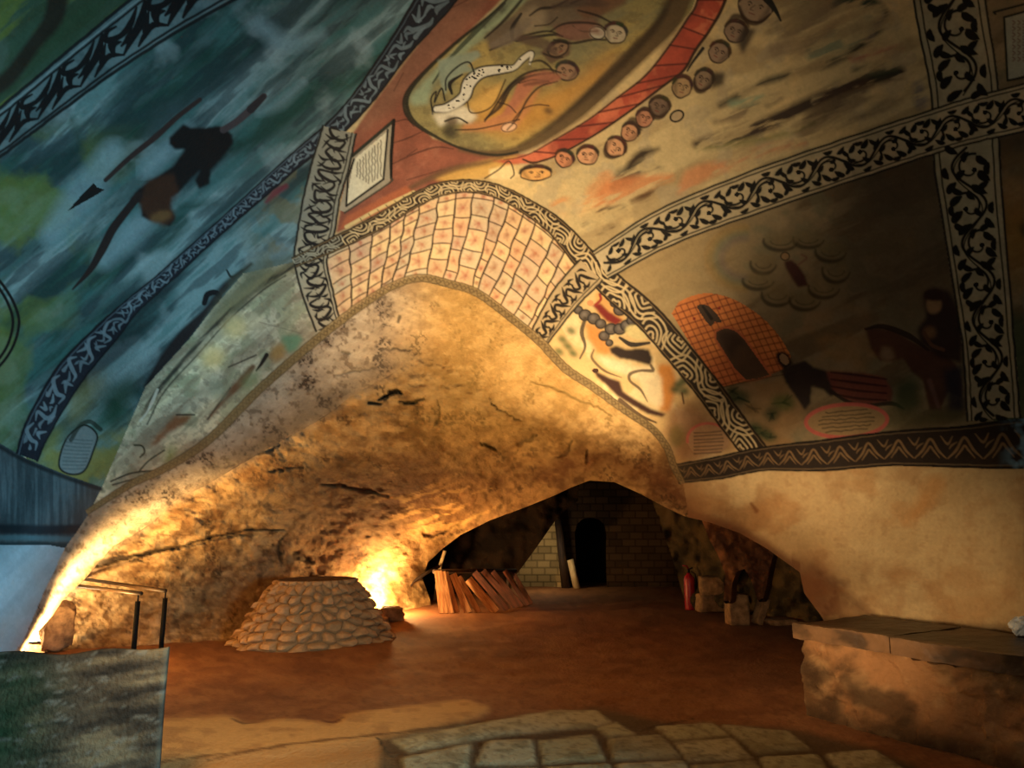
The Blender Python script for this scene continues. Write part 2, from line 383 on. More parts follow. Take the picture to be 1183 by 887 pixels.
# shore strip
Ws = M('shore')
wash(Ws * sstep(260, 330, X) * sstep(.4, .6, n2), (110, 104, 76), .7); wash(Ws * sstep(440, 560, Y), (92, 108, 56), .55)
wash(Ws * sstep(470, 520, Y) * sstep(.5, .6, n1), (130, 124, 60), .8); wash(Ws * sstep(.52, .36, s1), (30, 34, 44), .6)
cv.stroke([(290, 305), (262, 330), (238, 360), (215, 385), (190, 415), (168, 446)], [4, 9, 8, 14, 12, 4], (30, 20, 22), .95, 2)
cv.stroke([(236, 350), (240, 340), (250, 338), (254, 346), (246, 352)], [6, 7, 6, 5, 5], (16, 14, 20)); cv.stroke([(280, 312), (268, 320), (262, 312)], [2, 3, 2], (24, 30, 30))
cv.stroke([(330, 215), (318, 222), (308, 233)], [6, 9, 4], (110, 40, 54), .8, 2)
cv.fill([(78, 460), (100, 440), (125, 430), (118, 450), (95, 480), (80, 492)], (122, 112, 52), .7, 8); cv.fill([(60, 500), (72, 490), (60, 530), (45, 536)], (128, 130, 62), .8, 5)
cv.fill([(120, 450), (160, 430), (150, 470), (130, 500), (118, 490)], (24, 62, 40), .8, 7)
cv.fill(PLAQUE_S, (112, 122, 124)); cv.stroke(list(map(tuple, PLAQUE_S)) + [tuple(PLAQUE_S[0])], 2.2, (24, 28, 24), sm=False)
cv.stroke([(82, 508), (92, 492), (104, 487), (116, 496)], 5, (28, 34, 22), .8)
for k in range(9): cv.stroke([(76 - k * .6 + rng.uniform(-1, 1), 506 + k * 4.4), (90, 508 + k * 4.2), (107 - k * 1.2, 509 + k * 4.0)], 1.1, (60, 72, 78), .7)
# lip strip: pale grey-cream with faded figures
Wl = M('lip')
wash(Wl, (194, 184, 158)); wash(Wl * sstep(.5, .7, s1), (224, 212, 176), .8); wash(Wl * sstep(.5, .33, s1), (124, 116, 100), .75); wash(Wl * sstep(.5, .62, n7), (146, 134, 112), .5)
wash(Wl * sstep(.52, .66, n2), (132, 138, 108), .6); wash(Wl * sstep(.6, .72, n3), (92, 86, 74), .45); wash(Wl * sstep(.55, .38, s2), (120, 104, 84), .5)
cv.fill([(342, 302), (285, 318), (250, 355), (226, 392), (262, 366), (300, 335), (342, 312)], (128, 118, 84), .8, 3)
cv.stroke([(342, 303), (310, 325), (290, 340), (268, 360), (240, 385), (222, 405), (200, 430), (180, 455), (165, 478)], [8, 7, 4, 9, 5, 6, 5, 6, 4], (34, 30, 26), .9, 1.2, tex=.4 + .6 * sstep(.38, .5, s2))
cv.stroke([(330, 318), (300, 338), (262, 372), (228, 410), (190, 452), (170, 490)], 1.8, (40, 36, 30), .8)
cv.stroke([(182, 450), (176, 464), (170, 476), (162, 486)], [3, 4, 2, 3], (214, 206, 190), .8)
cv.blob(272, 378, 14, 12, (226, 200, 142), .8, -.6, 5); cv.blob(246, 412, 14, 12, (226, 196, 134), .85, -.6, 5); cv.blob(295, 372, 8, 10, (214, 196, 160), .6, -.6, 4)
cv.fill([(326, 388), (345, 386), (350, 392), (342, 406), (332, 408), (326, 398)], (96, 140, 110), .85, 2); cv.fill([(316, 398), (328, 396), (330, 412), (318, 420), (312, 412)], (172, 124, 56), .7, 3)
cv.stroke([(308, 410), (302, 420), (296, 428)], [5, 4, 2], (26, 22, 20)); cv.stroke([(292, 424), (280, 440), (262, 458), (240, 484)], [6, 10, 6, 2], (100, 62, 38), .9, 1.5); cv.stroke([(264, 424), (278, 418), (296, 410)], 1.6, (60, 50, 40))
cv.stroke([(240, 484), (250, 470), (266, 448)], 1.5, (60, 50, 40)); cv.fill([(202, 480), (224, 479), (214, 490), (196, 500), (182, 514), (172, 516), (182, 502)], (130, 74, 36), .9, 2); cv.stroke([(204, 479), (225, 479)], 1.6, (30, 24, 18))
cv.fill([(196, 512), (206, 518), (198, 534), (188, 536)], (120, 140, 62), .7, 4); cv.stroke([(155, 514), (164, 515), (167, 522), (162, 528)], 2, (50, 46, 24)); cv.stroke([(190, 520), (172, 532), (160, 545)], 1.8, (50, 48, 30))
cv.stroke([(128, 556), (150, 547), (172, 544), (190, 544)], 2, (40, 34, 24)); cv.stroke([(130, 560), (160, 552), (192, 546)], 1.6, (46, 38, 26))
cv.stroke([(348, 385), (300, 372)], 1, (90, 80, 70), .5); cv.blob(290, 440, 14, 8, (120, 140, 96), .6, -.8, 4); cv.blob(252, 450, 10, 14, (128, 138, 118), .6, -.5, 4)
for p, w in (([(342, 298), (300, 308), (268, 326)], [10, 18, 8]), ([(300, 318), (262, 342), (240, 372)], [4, 12, 5])): cv.stroke(p, w, (86, 92, 78), .55, 6)
# dado with drips, blue-white plaster
Wd = M('dado'); wash(Wd, (60, 72, 78)); drip = fbm(X / 3.5, Y / 40, 91, 4); wash(Wd * sstep(.5, .65, drip), (86, 100, 106), .5); wash(Wd * sstep(.5, .36, drip), (40, 50, 56), .5)
cv.stroke([(-200, 424), (-60, 482), (0, 516), (31, 533), (75, 551), (116, 565)], 5, (22, 26, 30), .9, 1.5)
cv.stroke([(-200, 612), (0, 611), (50, 612), (95, 611)], 11, (20, 30, 38), .95, 2); cv.stroke([(-200, 623), (0, 621), (80, 623)], 6, (72, 106, 118), .8, 1.5); cv.stroke([(-200, 631), (0, 629), (40, 628), (82, 631)], 5, (20, 48, 56), .95, 1.2)
Wp = M('wall_left'); wash(Wp, (146, 174, 190)); wash(Wp * sstep(.4, .8, s1), (164, 186, 198), .6); wash(Wp * sstep(.55, .3, s2), (130, 156, 172), .4)

# ================================================================= middle: oval cauldron and crowd
Wo = M('oval')
wash(Wo, (196, 176, 132)); wash(Wo * sstep(.52, .7, r1), (150, 128, 92), .6); wash(Wo * sstep(.5, .66, n1), (216, 190, 138), .7); wash(Wo * sstep(.56, .68, n2), (170, 156, 128), .5)
wash(Wo * sstep(.5, .3, r1) * sstep(760, 900, X), (96, 82, 64), .6)
RED = (142, 84, 66)
redpoly = [(540, -120), (492, 40), (432, 120), (404, 160), (392, 250), (388, 270), (431, 248), (482, 220), (512, 212), (548, 196), (600, 186), (640, 180), (560, 176), (500, 160), (466, 125), (470, 108), (530, 48), (600, -20), (680, -120)]
cv.fill(redpoly, RED, 1, 1); rm = cv.pmask(redpoly)
cv.fill(redpoly, (166, 108, 86), .6, 1, tex=sstep(.48, .62, n2)); cv.fill(redpoly, (110, 62, 50), .5, 1, tex=sstep(.52, .36, n1))
cv.fill([(470, 40), (520, -40), (610, -60), (530, 44), (474, 100), (452, 132), (410, 158), (430, 120)], (120, 88, 70), .6, 6)
for p in ([(452, 142), (470, 138), (478, 146)], [(455, 165), (470, 160), (488, 152)], [(452, 190), (478, 178), (504, 170), (524, 172)], [(470, 180), (482, 172)], [(440, 86), (470, 60)], [(500, 20), (540, 0)], [(455, 105), (466, 84)], [(520, 200), (560, 192), (590, 184)], [(470, 208), (510, 196)]):
    cv.stroke(p, [1, 2, 1], (66, 34, 26), .8)
cv.fill([(500, 206), (530, 194), (580, 180), (600, 178), (590, 196), (560, 206), (520, 212)], (196, 156, 84), .9, 2); cv.stroke([(440, 236), (480, 214), (520, 196), (560, 188), (580, 182)], [2, 6, 8, 5, 2], (84, 66, 46), .7, 2)
cv.fill([(392, 266), (400, 250), (470, 214), (478, 222), (431, 250)], (164, 92, 62), .9, 1); cv.stroke([(400, 262), (440, 240), (478, 222)], 4, (206, 186, 132), .9)
for k in range(7): cv.stroke([(416 + k * 10, 252 - k * 5), (420 + k * 10, 258 - k * 5.5)], 1.3, (96, 88, 60), .8)
# vessel
rim = smooth([(640, -70), (583, 2), (526, 50), (488, 86), (471, 108), (469, 125), (478, 141), (500, 156), (532, 171), (570, 179), (603, 174), (636, 158), (669, 136), (697, 112), (722, 88), (757, 55), (790, 22), (803, 0), (820, -70)], 6)
cv.fill(rim, (140, 130, 86), 1, 0); cv.fill(rim, (172, 150, 88), .8, 0, tex=sstep(.42, .66, n1)); cv.fill(rim, (96, 84, 60), .5, 0, tex=sstep(.45, .7, n7)); cv.fill(rim, (116, 116, 92), .6, 0, tex=sstep(.52, .38, r1))
cv.fill([(560, 150), (540, 130), (560, 100), (600, 120), (660, 96), (720, 50), (700, 90), (640, 140), (590, 160)], (190, 138, 62), .8, 8)
cv.fill([(576, 6), (620, -60), (660, -60), (600, 10), (545, 55), (500, 95), (494, 120), (476, 122), (474, 112), (530, 52)], (142, 158, 130), .9, 2)
cv.stroke([(532, 172), (570, 178), (606, 170), (640, 150), (675, 122), (705, 92), (740, 58), (775, 22), (792, -20), (800, -70)], [6, 9, 11, 14, 18, 22, 24, 24, 24, 24], (84, 66, 46), .9, 2.5)
cv.stroke([(600, 168), (640, 142), (680, 108), (720, 72), (760, 26), (780, -20)], [2, 5, 8, 9, 9, 8], (40, 30, 22), .7, 3)
cv.stroke(rim[4:60], [2, 4, 5, 7, 8, 5, 3, 3, 3], (28, 28, 22), .95, .8, sm=False)
cv.stroke([(583, 4), (550, 36), (518, 70), (500, 96)], [3, 6, 4, 2], (34, 44, 34), .8)
# beasts and bathers in the vessel
GR = (70, 58, 54)
cv.fill([(560, 40), (590, 20), (610, 0), (640, -20), (720, -30), (700, 10), (690, 30), (660, 36), (630, 30), (600, 40), (580, 52), (566, 60)], (98, 84, 72), .9, 2)
cv.fill([(598, 18), (616, 6), (632, 16), (626, 34), (604, 40)], (150, 136, 112), .7, 3); cv.stroke([(602, 16), (592, 32), (594, 46), (610, 44), (640, 40), (660, 44)], [3, 5, 4, 4, 3, 4], (26, 22, 26), .9)
cv.fill([(640, 30), (664, 24), (684, 22), (696, 30), (688, 44), (664, 48), (644, 42)], (116, 82, 72), .9, 1); cv.fill([(664, 10), (690, -6), (720, -10), (724, 4), (700, 16), (676, 22)], (104, 74, 56), .9, 2)
def face(x, y, rx, ry, ang, skin=(188, 138, 104), hair=(52, 34, 26), beard=False, crown=False, look=1):
    ang += rng.uniform(-.15, .15); c, s = math.cos(ang), math.sin(ang); look = rng.choice((-1, 1))
    q = lambda u, v: (x + u * c - v * s, y + u * s + v * c)
    sh = tuple(v * .62 for v in skin)
    t = np.linspace(0, 2 * math.pi, 14, endpoint=False)
    pts = [q(rx * math.cos(a) * rng.uniform(.92, 1.06), ry * math.sin(a) * (1.12 if math.sin(a) > 0 else .95) * rng.uniform(.95, 1.05)) for a in t]
    cv.fill(pts, skin, 1, 0, True); cv.stroke(pts + pts[:1], [1.2, 2.2, 1.3, 2, 1.2], (36, 22, 18), .9)
    cv.stroke([q(-look * rx * .75, -ry * .5), q(-look * rx * .72, ry * .1), q(-look * rx * .45, ry * .75)], [3, 5, 3], sh, .7, 2)
    cap = [q(rx * math.cos(a) * 1.02, ry * math.sin(a) * 1.04) for a in np.linspace(math.pi * 1.02, math.pi * 1.98, 9)]
    cv.stroke(cap, [2, 4, 5.5, 5, 4, 2], hair, .9, 1)
    for k in range(4): cv.stroke([cap[2 * k], cap[2 * k + 1]], [3, 4.5], tuple(v * rng.uniform(.6, 1.5) for v in hair), .7, 1)
    for e in (-.30, .38):
        e *= look; cv.stroke([q(rx * e - 2.4, -ry * .16), q(rx * e, -ry * .24), q(rx * e + 2.4, -ry * .14)], [1, 1.8, 1], (44, 26, 20), .9); cv.blob(*q(rx * e + .5 * look, -ry * .02), 1.4, .9, (40, 24, 20), .85, ang)
    cv.stroke([q(look * rx * .08, -ry * .1), q(look * rx * .26, ry * .26), q(look * rx * .06, ry * .30)], [1, 1.6, 1], sh, .95); cv.stroke([q(look * rx * -.06, ry * .56), q(look * rx * .26, ry * .54)], 1.3, (110, 52, 44), .85)
    if beard: cv.stroke([q(-rx * .9, ry * .3), q(-rx * .5, ry * .95), q(0, ry * 1.2), q(rx * .5, ry * .95), q(rx * .9, ry * .2)], [2, 5, 6, 5, 2], hair, .9, 1.2)
    if crown: cv.stroke([q(-rx * .9, -ry * .7), q(-rx * .6, -ry * 1.3), q(rx * .2, -ry * 1.45), q(rx * .9, -ry * .9)], [3, 6, 6, 3], hair, .85, 1.5)
cv.fill([(624, 60), (640, 50), (660, 46), (658, 64), (636, 74)], (88, 66, 56), .9, 1)
face(645, 56, 12, 8, -.35, (128, 104, 84), (40, 30, 28)); face(711, 38, 13, 11, .25, (176, 164, 142), (50, 40, 34)); face(655, 82, 13, 10, .25, (140, 112, 92), (48, 36, 32))
cv.blob(690, 38, 9, 7, (190, 186, 170), 1, .3, 1, (30, 26, 24))
cv.fill([(568, 150), (560, 142), (580, 132), (592, 112), (598, 96), (612, 84), (636, 82), (648, 90), (636, 98), (618, 100), (604, 118), (590, 140), (586, 150)], (170, 108, 84), .95, 1)
cv.stroke([(560, 138), (578, 122), (590, 100), (612, 88), (640, 84)], [2, 5, 6, 3, 2], (38, 26, 24), .9); cv.stroke([(606, 98), (628, 94), (640, 90)], [3, 6, 2], (74, 46, 40), .7, 2)
cv.fill([(538, 142), (560, 140), (590, 132), (612, 108), (626, 100), (612, 128), (598, 146), (580, 150), (552, 152), (530, 152)], (184, 126, 80), .9, 2); cv.stroke([(526, 150), (552, 149), (580, 143), (600, 138)], 1.6, (60, 40, 26)); cv.blob(588, 147, 9, 5, (224, 186, 156), .9, -.2, 1, (80, 50, 36))
cv.stroke([(592, 140), (604, 126), (620, 121), (634, 122)], 1.6, (80, 52, 30)); cv.blob(634, 128, 6, 4, (70, 54, 40), .8, .4, 2)
cv.stroke([(504, 126), (518, 124), (536, 112), (542, 96), (556, 84), (580, 80), (594, 78), (604, 68), (614, 62), (612, 74)], [10, 13, 15, 17, 15, 12, 8, 9, 8, 3], (34, 30, 30), 1, .8)
cv.stroke([(504, 126), (518, 124), (536, 112), (542, 96), (556, 84), (580, 80), (594, 78), (604, 68), (614, 62), (612, 74)], [6, 9, 11, 13, 11, 8, 5, 6, 5, 2], (208, 204, 190), 1, .8)
for k in range(34):
    t = rng.random(); q = smooth([(518, 124), (536, 112), (542, 96), (556, 84), (580, 80), (604, 70)], 10); q = q[int(t * (len(q) - 1))]
    cv.blob(q[0] + rng.uniform(-4, 4), q[1] + rng.uniform(-4, 4), rng.uniform(.9, 1.8), 1, (28, 24, 24))
cv.fill([(506, 70), (520, 66), (552, 58), (556, 64), (540, 76), (552, 82), (536, 84), (520, 96), (514, 110), (508, 92)], (136, 150, 134), .9, 1); cv.stroke([(515, 104), (516, 90), (530, 76), (542, 72), (548, 84)], 2, (26, 24, 24)); cv.stroke([(522, 108), (520, 96), (534, 86)], [3, 5, 2], (26, 24, 24))
cv.stroke([(500, 132), (498, 114), (504, 106), (502, 118), (510, 102), (514, 116)], 2, (26, 24, 24)); cv.fill([(500, 132), (516, 130), (536, 122), (552, 134), (544, 142), (522, 142), (508, 146)], (212, 204, 184), .95, 2)
cv.blob(522, 140, 8, 6, (96, 80, 62), .9, 0, 2); cv.stroke([(514, 140), (528, 136), (540, 142)], 2, (34, 28, 24)); cv.blob(520, 152, 10, 9, (48, 44, 34), .9, .6, 3)
cv.fill([(540, 120), (556, 112), (582, 92), (572, 124), (560, 130), (548, 128)], (206, 166, 92), .8, 2); cv.stroke([(540, 118), (544, 130), (560, 128), (572, 118), (584, 92)], 1.6, (60, 44, 26))
OL = (34, 24, 22)
for p, w in (([(560, 140), (570, 126), (582, 108), (594, 94), (610, 84), (632, 80), (648, 84)], [2, 3.5, 3, 2]), ([(586, 150), (598, 136), (610, 114), (624, 100), (644, 94)], [1.5, 2.5, 1.5]), ([(600, 96), (616, 92), (634, 94)], 1.6), ([(575, 118), (588, 122), (596, 130)], 1.4),
             ([(566, 58), (584, 50), (604, 42), (632, 36), (650, 42)], [2, 3, 2]), ([(560, 44), (578, 28), (596, 8), (610, -10)], [2, 4, 3]), ([(636, 36), (650, 28), (668, 26), (690, 28), (700, 34)], [2, 3, 2]), ([(640, 46), (660, 50), (684, 46), (700, 46)], [2, 3, 2]),
             ([(668, 12), (690, 18), (706, 26)], [2, 3, 2]), ([(660, 4), (690, -8), (724, -6)], [3, 4, 3]), ([(612, 18), (624, 10), (640, 8), (656, 0)], [2, 3.5, 2]), ([(618, 30), (634, 28), (644, 20)], 1.6), ([(662, 30), (672, 36), (690, 36)], 1.5), ([(628, 62), (640, 66), (650, 66)], [2, 3, 1.5]), ([(612, 72), (624, 70), (634, 76), (640, 84)], [2, 3, 2])):
    cv.stroke(p, w, OL, .9, .8)
for p, w, c_ in (([(600, 44), (626, 50), (640, 58)], [10, 14, 8], (84, 66, 58)), ([(570, 52), (588, 44), (610, 24)], [8, 14, 10], (116, 104, 92)), ([(650, 38), (676, 34), (694, 38)], [8, 12, 8], (128, 92, 80)), ([(612, 90), (630, 88), (644, 90)], [10, 14, 8], (146, 96, 78)), ([(560, 30), (580, 10), (600, -14)], [5, 10, 8], (52, 44, 42)), ([(640, 8), (670, 2), (700, 4)], [6, 12, 8], (70, 56, 50))):
    cv.stroke(p, w, c_, .75, 2, tex=.5 + .5 * sstep(.35, .55, n2))
# red rim of masonry
band_i = [(570, 186), (606, 180), (640, 162), (680, 138), (713, 113), (746, 87), (774, 52), (794, 22), (806, 0), (820, -70)]; band_o = [(590, 190), (632, 184), (680, 160), (724, 131), (768, 98), (790, 81), (804, 57), (821, 33), (838, 0), (858, -70)]
bp = np.vstack([smooth(band_i, 6), smooth(band_o, 6)[::-1]])
cv.fill(bp, (176, 78, 60), 1, 1); cv.fill(bp, (210, 122, 90), .6, 1, tex=sstep(.5, .62, n2)); cv.fill(bp, (120, 48, 42), .5, 1, tex=sstep(.5, .38, n1))
bi, bo = smooth(band_i, 6), smooth(band_o, 6)
for k in range(8, len(bi) - 4, 4):
    cv.stroke([bi[k], bo[min(len(bo) - 1, k)]], 2.2, (84, 34, 30), .85)
cv.stroke(bo[5:], [2, 3, 3.5, 4], (40, 22, 18), .95, sm=False); cv.stroke(bi[2:], [1, 2.5, 3], (50, 28, 22), .9, sm=False)
# crowd of heads along the rim
cv.fill([(566, 196), (590, 190), (600, 202), (590, 208), (566, 206)], (226, 204, 156), 1, 1); cv.stroke([(560, 206), (576, 196), (588, 186), (594, 200), (590, 206)], 1.6, (60, 44, 28)); cv.stroke([(604, 184), (616, 188), (632, 184)], [2, 3, 2], (70, 44, 30))
for x, y, rx, ry, an, sk, kw in ((619, 200, 18, 8, .12, (214, 164, 100), {}), (652, 183, 11, 9, .35, (196, 134, 100), {}), (679, 179, 12, 10, .1, (206, 156, 120), {}), (711, 170, 12, 11, .7, (200, 152, 116), {'beard': 1}),
     (728, 152, 10, 10, .5, (186, 138, 106), {'crown': 1}), (745, 136, 10, 10, .4, (176, 124, 98), {}), (762, 123, 12, 11, .2, (110, 90, 76), {'beard': 1}), (788, 100, 11, 12, .2, (160, 134, 100), {}),
     (813, 92, 11, 12, .3, (132, 112, 92), {'beard': 1}), (831, 60, 12, 12, .4, (138, 116, 98), {}), (850, 36, 13, 12, .3, (140, 118, 100), {'crown': 1}), (873, 8, 20, 16, .3, (150, 128, 106), {'beard': 1}), (900, -30, 18, 16, .3, (150, 128, 106), {})):
    face(x, y, rx, ry, an, sk, **kw)
cv.blob(782, 134, 8, 6, (170, 150, 120), 1, -.5, 1, (30, 24, 20), 2.2); cv.fill([(858, 30), (874, 34), (866, 50), (858, 64), (852, 50)], (50, 42, 38), .9, 2); cv.fill([(824, 84), (838, 84), (836, 98), (820, 104)], (44, 36, 32), .9, 2); cv.stroke([(884, -4), (896, 12), (902, 24)], [10, 5, 2], (34, 34, 32))
cv.stroke([(812, 56), (800, 72), (794, 82)], [4, 3, 2], (30, 28, 26))
# clouds and rocks at right of the crowd
Wo2 = Wo; rs = fbm(U2 / 34, V2 / 7, 57, 4)
for p, w, c_, a in (([(764, 64 + 130), (745, 190), (722, 205), (708, 216)], [2, 12, 18, 8], (92, 86, 72), .8), ([(700, 205), (690, 222), (672, 246)], [14, 20, 6], (206, 146, 96), .6), ([(760, 172), (742, 178), (730, 188), (722, 204)], [2, 9, 7, 2], (48, 36, 28), .85),
       ([(775, 205), (740, 212), (706, 222), (690, 240)], [6, 16, 22, 6], (200, 126, 78), .65), ([(720, 242), (700, 246), (682, 250), (674, 258)], [7, 12, 8, 3], (60, 54, 44), .85), ([(690, 268), (704, 264), (716, 262)], [3, 5, 2], (70, 46, 28), .85),
       ([(662, 236), (650, 232), (640, 240), (654, 248)], [6, 8, 6, 5], (206, 140, 86), .6), ([(770, 216), (744, 226), (730, 232)], [2, 8, 3], (90, 60, 38), .8), ([(852, 190), (820, 196), (800, 206), (786, 222)], [6, 14, 18, 6], (206, 134, 90), .6), ([(930, 165), (890, 172), (852, 188)], [4, 10, 12], (190, 130, 96), .55),
       ([(804, 166), (840, 158), (880, 146), (930, 122), (980, 100), (1040, 84)], [6, 14, 14, 12, 12, 10], (54, 42, 38), .85), ([(826, 140), (860, 130), (900, 112)], [4, 12, 6], (84, 70, 60), .6), ([(806, 172), (850, 166), (900, 156), (940, 142)], [3, 5, 5, 3], (112, 116, 66), .6),
       ([(832, 122), (850, 112), (880, 96), (906, 88), (950, 76), (980, 62), (1000, 48), (1016, 30), (1024, 14)], [3, 4, 5, 5, 6, 6, 6, 8, 4], (30, 34, 34), .9), ([(846, 120), (868, 116), (880, 112)], [6, 9, 4], (112, 150, 128), .6),
       ([(940, 62), (970, 48), (1000, 28)], [14, 22, 16], (92, 124, 108), .6), ([(1004, 42), (1014, 26)], [8, 8], (58, 72, 104), .5), ([(970, 6), (1000, 2), (1020, 10)], [14, 14, 6], (34, 58, 54), .85), ([(985, 68), (1015, 62), (1040, 56)], [5, 8, 6], (168, 92, 82), .55),
       ([(992, 84), (1014, 82), (1034, 80)], [12, 16, 8], (44, 60, 44), .6), ([(930, 150), (960, 120), (1000, 96)], [16, 24, 14], (74, 56, 46), .5), ([(900, 60), (940, 40), (960, 10)], [20, 30, 20], (130, 112, 90), .5), ([(1060, 100), (1064, 118)], [10, 14], (74, 84, 110), .5)):
    cv.stroke(p, [v * 1.25 for v in w], c_, min(1, a * 1.15), 4, tex=Wo2 * (.2 + .8 * sstep(.36, .56, rs)))
# ---- inscription panel on the red ground
cv.fill(PLAQUE_L, (150, 142, 126)); inn = [(409, 184), (447, 152), (443, 206), (402, 236), (400, 234)]
cv.fill(inn, (204, 200, 180))
cv.stroke([(407, 180), (454, 140)], 4, (40, 42, 36), sm=False); cv.stroke([(455, 139), (452, 180), (452, 206)], [4, 4, 3], INK); cv.stroke([(448, 150), (443, 206)], 2.5, (40, 38, 36)); cv.stroke([(452, 206), (449, 212), (398, 246)], 2, (60, 56, 48)); cv.stroke([(409, 184), (402, 205), (400, 238), (443, 207)], 2.4, INK, sm=False)
for k in range(9):
    x = 440 - k * 3.4; top = 162 + k * 3.2; bot = 204 + k * 2.0 - (k > 4) * (k - 4) * 4
    cv.stroke([(x + rng.uniform(-.8, .8), top + (bot - top) * t) for t in np.linspace(0, 1, 12)], 1.3, (96, 92, 84), .9)
# ---- brick-painted band of the arch
outer = smooth([(376, 294), (405, 281), (431, 268), (455, 254), (482, 238), (516, 226), (550, 222), (580, 229), (617, 251), (651, 279), (672, 306)], 8)
inner = smooth([(390, 374), (408, 358), (424, 348), (440, 338), (455, 330), (470, 322), (492, 318), (512, 321), (530, 327), (549, 333), (570, 348), (594, 366), (626, 392)], 8)
Wb = M('brick'); wash(Wb, (214, 184, 140)); wash(Wb * sstep(.5, .66, n1), (222, 196, 160), .8); wash(Wb * sstep(.52, .66, n2), (196, 150, 128), .6); wash(Wb * sstep(.5, .36, n2), (190, 176, 150), .5)
tops = [378, 403, 430, 452, 469, 485, 506, 528, 547, 571, 589, 606, 620, 642, 655, 672]; bots = [391, 406, 422, 437, 452, 466, 493, 512, 525, 545, 551, 565, 578, 593, 609, 626]
yo = lambda x: float(np.interp(x, outer[:, 0], outer[:, 1])); yi = lambda x: float(np.interp(x, inner[:, 0], inner[:, 1]))
cols = []
for a, b in zip(tops, bots):
    p0 = np.array([a, yo(a)]); p1 = np.array([b, yi(b)])
    ln = []
    for t in np.linspace(0, 1, 9):
        bow = math.sin(t * math.pi) * (4 if a > 500 else 3)
        q = p0 + (p1 - p0) * t; ln.append((q[0] + bow * .5 + rng.uniform(-1.4, 1.4), q[1]))
    cols.append(np.array(smooth(ln, 4)))
at = lambda c, t: c[int(round(t * (len(c) - 1)))]
for i in range(len(cols) - 1):
    nrow = 5 if i not in (0, len(cols) - 2) else 5
    rows = [0] + sorted(min(.97, max(.05, (k + (.5 if i % 2 else 0.1)) / nrow * .98 + rng.uniform(-.03, .03))) for k in range(nrow)) + [1]
    for k in range(len(rows) - 1):
        q = [at(cols[i], rows[k]), at(cols[i + 1], rows[k]), at(cols[i + 1], rows[k + 1]), at(cols[i], rows[k + 1])]
        c_ = rng.choice([(222, 190, 146), (216, 176, 138), (200, 166, 140), (190, 178, 152), (226, 200, 152), (208, 170, 130), (178, 160, 140)])
        cv.fill(q, c_, .55)
        m_ = np.mean(q, axis=0); s_ = min(abs(q[0][0] - q[1][0]), abs(q[3][1] - q[0][1])) * .32
        if s_ > 1.6:
            fc = rng.choice([(168, 108, 80), (172, 116, 90), (156, 112, 84), (164, 100, 80)])
            a0 = rng.uniform(0, 3)
            for j in range(4):
                an = a0 + j * 1.0 + rng.uniform(-.3, .3)
                cv.stroke([m_, m_ + np.array([math.cos(an), math.sin(an)]) * s_ * rng.uniform(.7, 1.5)], [2, 3.0, 2], fc, .5, 1.4)
            cv.blob(m_[0], m_[1], s_ * .9, s_ * .8, fc, .4, 0, 2)
    for t in rows[1:-1]: cv.stroke([at(cols[i], t), (at(cols[i], t) + at(cols[i + 1], t)) / 2 + np.array([0, rng.uniform(-1, 1)]), at(cols[i + 1], t)], [1.3, 1.7, 1.2], (56, 36, 24), .9)
for c_ in cols[1:-1]: cv.stroke(c_, [1.6, 2.4, 1.8, 2.4, 1.5], (46, 30, 20), .95, sm=False)

# ================================================================= right: chapel panel
Wc = M('chapel', 'sliver', 'plaque_panel')
wash(Wc, (132, 116, 88)); wash(Wc * sstep(.48, .66, n1), (156, 138, 106), .7); wash(Wc * sstep(.52, .36, r1), (88, 72, 52), .7); wash(Wc * sstep(.55, .7, n2), (112, 108, 84), .6)
wash(Wc * sstep(.56, .7, fbm(X / 90, Y / 60, 95, 4)), (150, 112, 66), .5); wash(M('chapel') * sstep(400, 330, Y + (X - 1000) * .1) * sstep(930, 1010, X), (84, 72, 56), .6); wash(M('chapel') * sstep(-40, 60, 850 - X), (178, 152, 106), .6)
wash(M('chapel') * sstep(470, 400, Y) * sstep(940, 1040, X), (66, 54, 42), .45)
# rainbow halo and ring of clouds with a small figure
for r, c_ in ((46, (150, 120, 70)), (40, (132, 116, 70)), (34, (98, 108, 92)), (28, (110, 96, 96))):
    cv.stroke([(862 + math.cos(t) * r, 298 + math.sin(t) * r * .8) for t in np.linspace(1.6, 4.7, 14)], 7, c_, .5, 3)
for x, y, rx, ry in ((882, 304, 15, 12), (876, 324, 18, 10), (898, 340, 18, 13), (930, 346, 18, 12), (952, 332, 18, 12), (966, 312, 16, 14), (960, 290, 18, 12), (934, 276, 18, 10), (902, 278, 20, 11)):
    cv.blob(x, y, rx, ry, (112, 98, 66), .5, 0, 3); cv.stroke([(x + rx * math.cos(t), y + ry * math.sin(t)) for t in np.linspace(.2, 3.3, 10)], [1, 4, 5, 2], (50, 44, 32), .8, 1.4); cv.stroke([(x + rx * .6 * math.cos(t), y + ry * .5 * math.sin(t)) for t in np.linspace(.2, 3.0, 8)], 1.5, (64, 56, 40), .6, 1)
cv.fill([(906, 302), (914, 300), (922, 306), (930, 318), (934, 330), (922, 332), (914, 320), (908, 310)], (64, 30, 32), .95, 1); cv.blob(907, 296, 5, 4.5, (150, 120, 84), 1, 0, 0, (40, 30, 22)); cv.stroke([(922, 306), (932, 298), (926, 294)], 2.5, (120, 92, 74))
